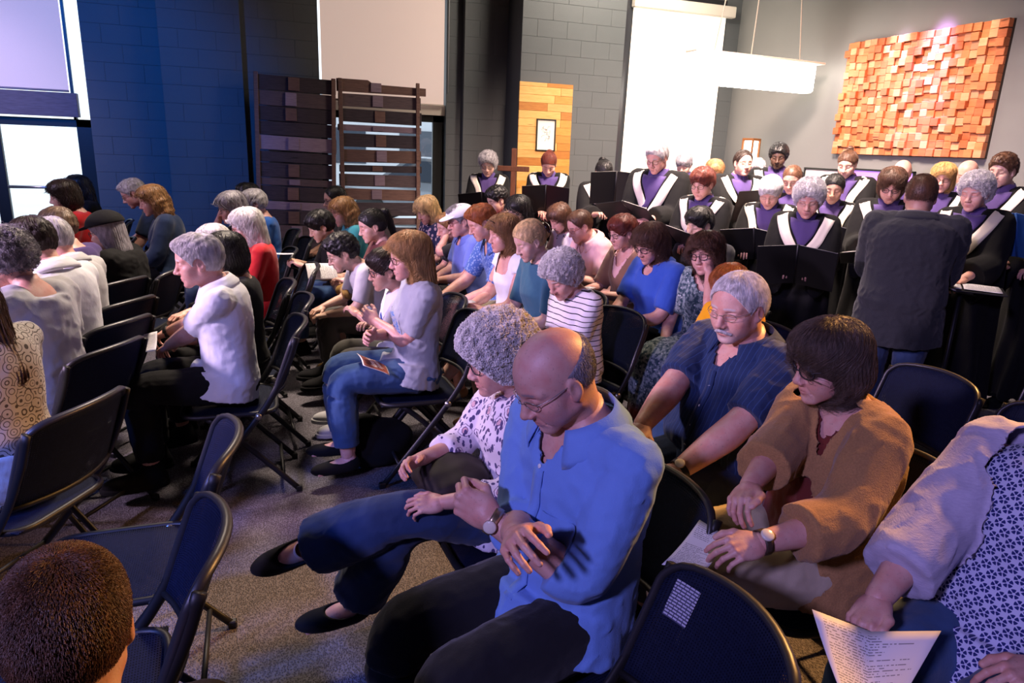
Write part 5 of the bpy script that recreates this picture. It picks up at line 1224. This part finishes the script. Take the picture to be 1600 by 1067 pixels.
D6 = person('person in teal tee with hair clip, looking down at clasped hands', (830, 340, 4.08), 188, 'f', 'pale', ('lowbun', 'lightblond'), lean=6, head=(28, 0, 0), hands='clasp', hp=('clasp', 'clasp'), legs='crossL', wear=(tee('teal', .42), bottoms(cloth('greypants'), .34, name='shorts')), shoes=('flat', 'nude'), dz=.01, strands=2500)
D7 = person('person in red tee behind the light blue patterned shirt', (779, 289, 6.5), 190, 'm', 'asian', ('spiky', 'black'), lean=6, head=(24, 0, 0), wear=(tee('red', .4), jeans('darkjeans')), res='lo', dz=.02)
D8 = person('person in black top bowing behind the teal tee', (812, 304, 5.9), 195, 'f', 'asian', ('long', 'black'), lean=10, head=(26, 10, 0), wear=(tee('black', .9), jeans('darkjeans')), res='lo', dz=-.02)
D9 = person('person in white blouse with brown sprigs bowing before the choir', (877, 317, 6.0), 195, 'f', 'rosy', ('chin', 'brown'), s=.97, lean=10, head=(32, 0, 0), wear=(tee('floralwhite', .5), jeans('jeans')), res='lo')
D10 = person('person in pale pink collared shirt and red glasses with head bowed', (908, 327, 5.4), 186, 'm', 'rosy', ('recede', 'brown'), g=1.08, lean=12, slump=16, head=(28, 0, 0), hands='hold', wear=shirt('pink', .40) + [bottoms(cloth('charcoal'))], glasses='red', dz=.02)
D11 = person('person in brown short-sleeved cardigan over pink top reading a booklet on the lap', (977, 333, 4.85), 188, 'f', 'rosy', ('bowl', 'auburn'), lean=4, head=(16, 0, 0), hands='hold', hp=('hold', 'hold'), wear=(top(cloth('pink'), 0, .009, name='blouse', cut=vneck(.2)), top(cloth('brownsweater'), .5, .018, hem=.06, name='cardigan', cut=vneck(.38, .09)), bottoms(cloth('black'))), glasses='brown')
D12 = person('person in royal blue polo and dark glasses holding a red-brown program', (1020, 347, 4.25), 190, 'f', 'rosy', ('long', 'brown'), g=1.12, lean=5, head=(24, 4, 0), hands=((.36, .06, .68), (.40, -.05, .66)), hp=('relax', 'hold'), wear=(top(cloth('royal'), .42, .016, hem=.06, cut=vneck(.12, .06)), collar(cloth('royal'), .03), bottoms(cloth('black'))), glasses='dark', strands=3000)
D13 = person('person in gray-teal paisley dress and dark glasses, cheek resting on one hand', (1107, 361, 4.0), 204, 'f', 'rosy', ('long', 'brown'), lean=6, twist=4, head=(8, 4, 8), hands=((.19, .07, 1.06), (.33, -.10, .62)), hp=('flat', 'relax'), pole=((.5, .5, -1), None), palm=((.3, 1, .2), (0, 0, 1)), wear=(top(cloth('paisley'), .40, .016, t0=-.1, hem=.05, loose=.012, name='dress_top', cut=vneck(.15, .07)), skirt(cloth('paisley'), .95, .035, 'dress_skirt')), glasses='dark', shoes=('flat', 'black'), strands=3500)
D14 = person('person in white tee with thin dark stripes, arms crossed, head hanging', (882, 388, 3.6), 196, 'f', 'rosy', ('perm', 'white'), s=.92, g=1.12, lean=6, slump=16, head=(34, 4, 0), hands=((.25, -.09, .74), (.27, .08, .70)), hp=('relax', 'relax'), palm=((1, .2, .4), (1, 0, .4)), wear=(tee('stripes', .42, fold=.006), bottoms(cloth('khaki'))), strands=4000)
D15 = person('person in charcoal long-sleeved top behind the paisley dress, before the choir', (1098, 321, 4.95), 196, 'm', 'asian', ('bowl', 'black'), lean=4, head=(16, 0, 0), wear=(tee('charcoal', .9), jeans('darkjeans')), res='lo')
D16 = person('person in bright yellow tee behind the navy short-sleeved shirt', (1146, 410, 3.45), 200, 'f', 'rosy', ('bowl', 'ginger'), s=.78, lean=-2, head=(20, 0, 0), wear=(tee('yellow', .45), jeans('jeans')), dz=.02)
# the choir, standing
ROB = cloth('robe')
def sing(label, u, v, d, face, sex, skin, hair, head=(22, 0, 0), hands='folder', hp=('hold', 'hold'), g=1.0, res='mid', **kw):
    w = at_depth(u, v, d); s = w[2] / (1.715 if sex == 'm' else 1.715); s *= 1 + .0012 * max(0, head[0])
    return person(label, (u, v), face, sex, skin, hair, sit=False, at=(w[0], w[1]), s=s, g=g, lean=2, slump=6, head=head, hands=hands if not isinstance(hands, str) else tuple((np.array(h) * np.array((1, 1, s))).tolist() for h in HANDS[hands]), hp=hp, wear=kw.pop('wear', (robe(ROB),)), res=res, chair=False, **kw)
K1 = sing('person in choir robe holding a folder between the dark wall and the cross', 763, 240, 7.3, 246, 'f', 'pale', ('perm', 'silver'), glasses='brown')
K2 = sing('person in choir robe before the pine plank panel, head bowed low over a folder', 858, 241, 7.1, 246, 'f', 'rosy', ('bun', 'auburn'), head=(38, 0, 0), hands=((.36, .04, 1.08), (.36, -.06, 1.09)))
K3 = sing('person in choir robe hiding the face behind a raised black folder by the blind', 944, 253, 6.7, 262, 'f', 'tan', ('pony', 'black'), head=(30, 0, 0), hands=((.34, .05, 1.18), (.36, -.12, 1.12)))
K4 = sing('tallest person in choir robe before the lit white blind, folder held flat at waist', 1029, 223, 5.7, 212, 'm', 'rosy', ('short', 'silver'), head=(26, 0, 0), g=1.1, glasses='brown')
K5 = sing('person in choir robe half hidden beside the tallest singer, before the lit blind', 1071, 241, 7.6, 222, 'f', 'pale', ('bowl', 'grey'), head=(28, 0, 0), res='lo')
K6 = sing('person in choir robe with brown glasses in front row before the lit blind', 1101, 263, 5.3, 208, 'f', 'rosy', ('bowl', 'auburn'), head=(18, 0, 0), g=1.08, glasses='brown')
K21 = sing('person in choir robe hidden behind another singer at the right edge of the blind', 1118, 252, 7.2, 250, 'f', 'rosy', ('chin', 'sandy'), head=(24, 0, 0), res='lo')
K7 = sing('person in choir robe and wire glasses looking aside, folder upright, left of lantern', 1163, 230, 6.65, 258, 'm', 'rosy', ('recede', 'darkbrown'), head=(4, 0, 0), g=1.1, glasses='wire', hands=((.36, .05, 1.10), (.36, -.05, 1.10)))
K22 = sing('person in choir robe almost hidden behind the singer who looks aside by the lantern', 1183, 249, 7.8, 230, 'f', 'pale', ('perm', 'white'), head=(12, 0, 0), res='lo')
K8 = sing('person in choir robe in the back row just right of the lantern', 1219, 222, 7.0, 228, 'm', 'dark', ('afro', 'black'), head=(14, 0, 0), beard=.6)
K10 = sing('person in choir robe and wire glasses, left of the front singer with raised folder', 1206, 280, 5.3, 222, 'f', 'rosy', ('bowl', 'white'), head=(30, 0, 0), glasses='wire')
K9 = sing('person in choir robe and dark glasses bowing behind the two front singers', 1240, 261, 6.25, 218, 'm', 'rosy', ('buzz', 'brown'), head=(26, 0, 0), glasses='dark')
K11 = sing('person in choir robe in the very front, spreading a large black folder', 1267, 286, 4.6, 226, 'f', 'rosy', ('perm', 'white'), head=(20, 0, 0), g=1.1, glasses='wire', strands=3000)
K12 = sing('person in choir robe looking down below the framed drawing, right of front singer', 1306, 273, 5.75, 224, 'f', 'tan', ('bun', 'black'), head=(16, 0, 0))
K13 = sing('person in choir robe in the back row under the left end of the block mosaic', 1328, 235, 6.5, 212, 'm', 'pale', ('topknot', 'brown'), head=(22, 0, 0), beard=1)
K15 = sing('person in choir robe and dark glasses directly left of the blazer', 1397, 265, 5.0, 222, 'f', 'rosy', ('bob', 'brown'), head=(22, 0, 0), glasses='dark')
K14 = sing('person in choir robe in back row above the singer left of the blazer', 1414, 248, 6.7, 218, 'm', 'rosy', ('fringe', 'grey'), head=(12, 0, 0), res='lo')
K16 = sing('person in choir robe and brown glasses looking past the right of the blazer', 1478, 253, 5.8, 216, 'f', 'rosy', ('chin', 'blond'), head=(10, 0, 0), glasses='brown')
K17 = sing('person in choir robe and wire glasses in the back row right of the blazer', 1516, 249, 6.0, 206, 'm', 'rosy', ('fringe', 'white'), head=(16, 0, 0), glasses='wire')
K18 = sing('person in choir robe in front row right of the blazer, folder held low and flat', 1531, 271, 4.55, 196, 'f', 'rosy', ('perm', 'white'), head=(12, 0, 0), g=1.18, strands=3000, hands=((.33, .14, 1.0), (.33, -.1, 1.0)))
K19 = sing('person in choir robe and wire glasses in back row at the right end', 1574, 237, 5.2, 190, 'm', 'pale', ('spiky', 'brown'), head=(12, 0, 0), glasses='wire')
K20 = sing('person in choir robe at the right frame edge holding a blue folder', 1662, 284, 4.6, 188, 'f', 'rosy', ('chin', 'ash'), head=(16, 0, 0), res='lo')
KC = sing('person in dark tweed blazer and jeans conducting, seen from behind', 1445, 276, 4.12, 42, 'm', 'tan', ('buzz', 'brown'), head=(14, 0, 0), g=1.30, hs=1.02, hands=((.36, .16, 1.02), (.36, -.16, 1.02)), res='hi', strands=6000,
    wear=(top(cloth('blazer'), .96, .026, t0=-.25, t1=1.03, name='blazer', fold=.006, hem=.20), collar(cloth('blazer'), .034), bottoms(cloth('darkjeans'))), shoes=('shoe', 'white'))
# ---------------------------------------------------------------- fuse clothes, then chairs, papers, folders, bags
finish_garments()
ch = make_chair(); first = [True]
def place_chair(x, y, fr, label, back=.0, **kw):
    c, s = math.cos(fr), math.sin(fr); loc = (x - c * back, y - s * back, 0)
    if first[0]: first[0] = False; ch.location = loc; ch.rotation_euler = (0, 0, fr); ch['label'] = label; o = ch
    else: o = dup(ch, loc, fr, label=label)
    return o
for p, (x, y), fr in CHAIR_SPOTS:
    place_chair(x, y, fr, 'black folding chair under the ' + ' '.join(p.label.split()[:10]), .02)
D = math.radians
for x, y, a, lb in ((-.46, 2.12, 181, 'empty folding chair with upright blue mesh back in open carpet area'), (-.47, 1.56, 184, 'nearest empty folding chair with blue mesh back before the floral blouse'),
                    (.54, .98, 178, 'folding chair with mesh back and white label in front of the camel cardigan'),
                    (2.40, 2.10, 180, 'empty folding chair directly behind the camel cardigan'), (2.44, 1.60, 178, 'empty folding chair at right edge behind the lavender cardigan'),
                    (3.40, 4.06, 196, 'empty folding chair behind the bright yellow tee'), (3.15, 1.95, 180, 'empty folding chair at right near the blazer wearer feet'), (3.34, 4.60, 194, 'empty folding chair before the front choir singers')):
    o = place_chair(x, y, D(a), lb)
    if 'white label' in lb:
        G = np.array([[(-.175 - (z - .53) * .36 - .060 * (1 - (yy / .222) ** 2) + .006, yy, z) for z in np.linspace(.70, .785, 5)] for yy in np.linspace(-.185, -.125, 5)]); grid_mesh('label', G, [print_mat('chair_label', 'label')], .0, o, uv=True)
def paper(name, label, cat, w, h, mat, M, bend=.02, group=None, back=None, letters=None):
    U, Vv = np.linspace(-.5, .5, 11), np.linspace(-.5, .5, 9)
    f = lambda u, v: (u * w, v * h, bend * math.cos(2.6 * u) + .3 * bend * math.sin(4 * v + u))
    G = np.array([[f(u, v) for v in Vv] for u in U]); r = empty(name, (0, 0, 0), 0, label=label, category=cat); r.matrix_world = M
    if group: r['group'] = group
    grid_mesh('sheet', G, [mat], .0012, r, uv=True)
    if letters:
        for txt, size, uu, vv in letters:
            cu = bpy.data.curves.new('lettering', 'FONT'); cu.body = txt; cu.size = size; cu.align_x = 'CENTER'; cu.shear = .25; cu.resolution_u = 3; cu.offset = .0006
            t = bpy.data.objects.new('tmp', cu); COL.objects.link(t); dg = bpy.context.evaluated_depsgraph_get(); me = bpy.data.meshes.new_from_object(t.evaluated_get(dg)); bpy.data.objects.remove(t)
            for q in me.vertices:
                x, y = q.co.x + uu * w, q.co.y * 1.25 + vv * h + .12 * q.co.x; z = f(x / w, y / h)[2] + .0016; q.co = (x, y, z)
            me.materials.clear(); me.materials.append(plain('letter_white', lin('f0e4e0'), .7)); me.name = 'lettering'; link('lettering', me, r)
    return r
def on(p, x, y, z, rx=0, ry=0, rz=0): return p.M @ Matrix.Translation((x, y, z)) @ Matrix.Rotation(math.radians(rz), 4, 'Z') @ Matrix.Rotation(math.radians(ry), 4, 'Y') @ Matrix.Rotation(math.radians(rx), 4, 'X')
TXT = print_mat('song_text', 'text'); ORD = print_mat('order_text', 'order'); PRG = print_mat('program_print', 'program'); LT = [('Heavenly', .034, 0, .06), ('Harmony', .034, .02, -.14)]
def sheet_px(name, label, cat, cs, mat, fold=.0, group=None):
    """a sheet with its corners at measured points (top left, top right, bottom right, bottom left)"""
    A, B, Cc, Dd = [at_z(*q) for q in cs]; c = (A + B + Cc + Dd) / 4; nr = np.cross(B - A, Dd - A); nr /= np.linalg.norm(nr); nr = nr if nr[2] > 0 else -nr; G = []
    for u in np.linspace(0, 1, 11): G.append([(A * (1 - u) + B * u) * v + (Dd * (1 - u) + Cc * u) * (1 - v) - c + nr * (fold * abs(u - .5) * 2 - .008 * math.sin(3.1 * v)) for v in np.linspace(0, 1, 9)])
    r = empty(name, c, 0, label=label, category=cat); grid_mesh('sheet', np.array(G), [mat], .0012, r, uv=True); return r
sheet_px('song_sheet', 'folded text sheet in the hands of the camel cardigan wearer', 'paper', ((1093, 812, .78), (1136, 838, .78), (1102, 892, .755), (1034, 882, .745)), ORD)
sheet_px('song_sheet', 'large text sheet held by the lavender cardigan wearer', 'paper', ((1264, 970, .73), (1462, 1004, .74), (1395, 1120, .66), (1312, 1110, .66)), TXT, .045)
sheet_px('booklet', 'open white booklet on the knee of the white polo wearer', 'booklet', ((206, 522, .72), (247, 522, .72), (245, 552, .66), (197, 551, .66)), TXT, .02)
paper('program', 'red-brown printed program lying on the jeans of the gray printed tee wearer', 'program', .20, .14, PRG, on(C1, .25, .17, .645, -28, 0, 90), .012, letters=LT)
paper('program', 'red-brown printed program held by the royal blue polo wearer', 'program', .20, .14, PRG, on(D12, .50, .07, .68, -35, 0, 60), .015, letters=LT)
paper('song_sheet', 'folded paper in the hands of the black tee wearer', 'paper', .15, .20, TXT, on(C5, .48, 0, .84, 0, 8, -90), .012)
paper('song_sheet', 'white sheet against the bare shin of the maroon tee wearer', 'paper', .15, .21, TXT, on(C4, .45, -.05, .78, 0, -40, -90), .012)
paper('booklet', 'booklet on the lap of the white sleeveless top wearer', 'booklet', .15, .22, TXT, on(D5, .42, 0, .72, 0, 8, -90), .015)
paper('booklet', 'booklet on the lap of the brown cardigan wearer', 'booklet', .15, .21, TXT, on(D11, .45, 0, .77, 0, 10, -90), .015)
q = at_z(433, 582, .01); paper('loose_sheet', 'white sheet lying on the carpet by the black shoes', 'paper', .15, .12, TXT, Matrix.Translation((q[0], q[1], .006)) @ Matrix.Rotation(.4, 4, 'Z'), .003)
q = at_z(213, 436, .46); paper('loose_sheet', 'small white paper on a chair seat in the left aisle', 'paper', .10, .07, TXT, Matrix.Translation((q[0], q[1], .455)) @ Matrix.Rotation(.4, 4, 'Z'), .003)
def folder(p, label, col='folder_black', w=.235, h=.31, tilt=52, x=.47, z=None, open_=24, y=0, yaw=0, white=True):
    """an open music folder: two stiff covers hinged at the spine with pages between"""
    zz = (1.17 * p.s) if z is None else z
    r = empty('music_folder', (0, 0, 0), 0, label=label, category='folder', group='black choir folders' if col == 'folder_black' else 'blue choir folders')
    r.matrix_world = p.M @ Matrix.Translation((x, y, zz)) @ Matrix.Rotation(math.radians(yaw), 4, 'Z') @ Matrix.Rotation(math.radians(-tilt), 4, 'Y')
    m = plain(col, (.007, .007, .008) if col == 'folder_black' else lin('2c5a9a'), .45)
    for sd in (1, -1):
        R = np.array(Matrix.Rotation(math.radians(-sd * open_ * .5), 3, 'X'))
        v, f = box_vf((-h / 2, .002, -.003), (h / 2, w, .003), .002); v[:, 1] *= sd; o = link('cover', mesh('cover', v @ R.T, [q[::-1] for q in f] if sd < 0 else f, [m], smooth=False), r)
        v, f = box_vf((-h / 2 + .012, .006, .003), (h / 2 - .012, w - .014, .009), .001); v[:, 1] *= sd; link('page', mesh('page', v @ R.T, [q[::-1] for q in f] if sd < 0 else f, [paint_mat('page_paper', lin('ded8d0'))], smooth=False), r)
    rod('spine', [(-h / 2, 0, -.002), (h / 2, 0, -.002)], .008, m, r, 8)
    return r
FO = 'open black music folder held by the '
for p, lb, kw in ((K1, 'singer between dark wall and cross', {}), (K2, 'bowed singer before the pine panel', dict(tilt=64, z=1.22)), (K3, 'singer hiding her face', dict(tilt=70, z=1.38, yaw=-20)), (K4, 'tallest singer before the blind', dict(tilt=30)), (K6, 'front-row singer before the blind', dict(tilt=35)), (K7, 'singer looking aside by the lantern', dict(tilt=68, z=1.27)),
                  (K10, 'singer left of the very front singer', {}), (K11, 'singer in the very front', dict(tilt=58, z=1.06)), (K12, 'singer below the framed drawing', {}), (K15, 'singer directly left of the blazer', dict(tilt=20, z=1.08)), (K18, 'front-row singer right of the blazer', dict(tilt=10, z=.98)), (K9, 'singer bowing behind the two front singers', {}), (K13, 'singer under the left mosaic end', {}), (K16, 'singer looking past the blazer', {}), (K8, 'back-row singer right of the lantern', {}), (K19, 'back-row singer at the right end', {})):
    folder(p, FO + lb, **kw)
folder(K20, 'bright blue music folder held up at the right frame edge', 'folder_blue', tilt=66, z=1.28)
# music stand before the conductor
q = at_z(1503, 446, .975); r = empty('music_stand', (q[0], q[1], 0), KC.face, label='music stand with open white score beside the dark blazer', category='stand')
box('desk', (-.15, -.23, .955), (.15, .23, .965), M_BLACK, r, .003); rod('pole', [(0, 0, .03), (0, 0, .955)], .013, M_BLACK, r)
for a in (0, 2.1, 4.2): rod('foot', [(0, 0, .12), (.24 * math.cos(a), .24 * math.sin(a), .012)], .009, M_BLACK, r, 8)
for sd in (1, -1):
    o = paper('score', 'open white score page on the music stand, %s' % ('far half' if sd > 0 else 'near half'), 'score', .26, .20, TXT, Matrix.Translation((q[0], q[1], .971)) @ Matrix.Rotation(KC.face, 4, 'Z') @ Matrix.Translation((0, .105 * sd, 0)), .004)
# flat cap, white baseball cap, sunglasses and hair clip
def cap(p, label, col, brim, z0=.045, off=.016, flat=1.0):
    r = p.root; P = grid_pts((-.16, -.12, 0), (.2, .12, .2), .006); d = s_ell(P, (-.010, 0, .050), (.115 + off * .5, .088 + off * .5, .088 * flat)); d = smax(d, -(P[..., 2] - z0), .004)
    b = np.maximum(s_ell(P, (.075, 0, z0 + .006), (brim, .078, .05)), np.abs(P[..., 2] - z0 - .012 + .12 * np.clip(P[..., 0] - .07, 0, 1)) - .0045); d = smin(d, b, .006)
    v, f = surface_net(d, (-.16, -.12, 0), .006); link('cap', mesh('cap', p.H(v, False), f, [cloth(col)]), r)
cap(LC, 'cap', 'black', .125, z0=.052, off=.036, flat=1.16); cap(D3, 'cap', 'white', .10)
def sunglasses(p):
    parts = []
    for sd in (1, -1):
        a = np.linspace(0, 2 * math.pi, 13); c = np.stack([.085 + .012 * np.sin(a), sd * .034 + .026 * np.cos(a), .105 + .020 * np.sin(a) * .6], 1); parts.append(tube(p.H(c, False), np.full(13, .003), 6, round_end=(False, False)))
        parts.append((p.H(np.concatenate([c[:-1], [c[:-1].mean(0) + np.array((.006, 0, .006))]]), False), [(i, (i + 1) % 12, 12) for i in range(12)]))
    v, f = join(parts); link('sunglasses', mesh('sunglasses', v, f, [plain('tortoise', (.03, .012, .008), .2)]), p.root)
sunglasses(D5)
v, f = surface_net(s_ell(grid_pts((-.2, -.08, -.06), (-.06, .08, .1), .006), (-.128, 0, .02), (.03, .05, .045)), (-.2, -.08, -.06), .006); link('hair_clip', mesh('hair_clip', D6.H(v, False), f, [plain('tortoise', (.03, .012, .008), .2)]), D6.root)
# moustache of the navy-shirted man
P = grid_pts((.08, -.05, -.085), (.125, .05, -.035), .002); Q = P.copy(); Q[..., 1] = np.abs(P[..., 1]); d = s_cap(Q, (.104, .0, -.054), (.088, .030, -.068), .0075, .0055) + .0012 * nz(P, 400)
v, f = surface_net(d, (.08, -.05, -.085), .002); link('moustache', mesh('moustache', N3.H(v, False), f, [hair_mat('silver')]), N3.root)
# earring, black backpack, floor bag
v, f = tube([N4.H(np.array((.000, .0815, -.036)), False), N4.H(np.array((.000, .0815, -.044)), False)], [.003, .003], 8); link('earring', mesh('earring', v, f, [plain('watch_gold', (.55, .42, .28), .3, .9)]), N4.root)
q = at_z(590, 690, .12); P = grid_pts((-.3, -.25, -.02), (.3, .25, .45), .016)
d = smin(s_ell(P, (0, 0, .12), (.20, .15, .13)), s_ell(P, (-.08, .02, .17), (.14, .13, .12)), .05) + .012 * nz(P, 16); d = smax(d, -P[..., 2] + .002, .02)
v, f = surface_net(d, (-.3, -.25, -.02), .016); r = empty('backpack', (q[0], q[1], 0), .4, label='black backpack on the carpet under the chair of the gray printed tee', category='bag'); link('bag_body', mesh('bag_body', v, f, [cloth('black')]), r)
a, _ = curve_pts([(.12, -.10, .02), (.22, -.16, .012), (.26, -.05, .012), (.17, .05, .06)], np.ones(4), 5); rod('strap', a, .010, cloth('black'), r, 8)
# handbag on the lap of the curly-haired woman
q = on(N1, .20, .0, .69); P = grid_pts((-.16, -.2, -.08), (.16, .2, .10), .010); d = smax(s_ell(P, (0, 0, 0), (.12, .16, .055)), np.abs(P[..., 1]) - .145, .02) + .004 * nz(P, 40)
v, f = surface_net(d, (-.16, -.2, -.08), .010); r = empty('handbag', (0, 0, 0), 0, label='dark brown handbag on the lap of the floral blouse wearer', category='bag'); r.matrix_world = q; link('bag_body', mesh('bag_body', v, f, [plain('bag_leather', (.022, .016, .016), .65, spec=.2)]), r)
print('PEOPLE', len(PEOPLE), 'T', round(time.time() - T00, 1))
for p in PEOPLE: print('P', p.label[:34], np.round(p.loc[:2], 2), 's', round(p.s, 2), 'top', round(p.top[2], 2), 'pz', round(p.pel[2], 2))
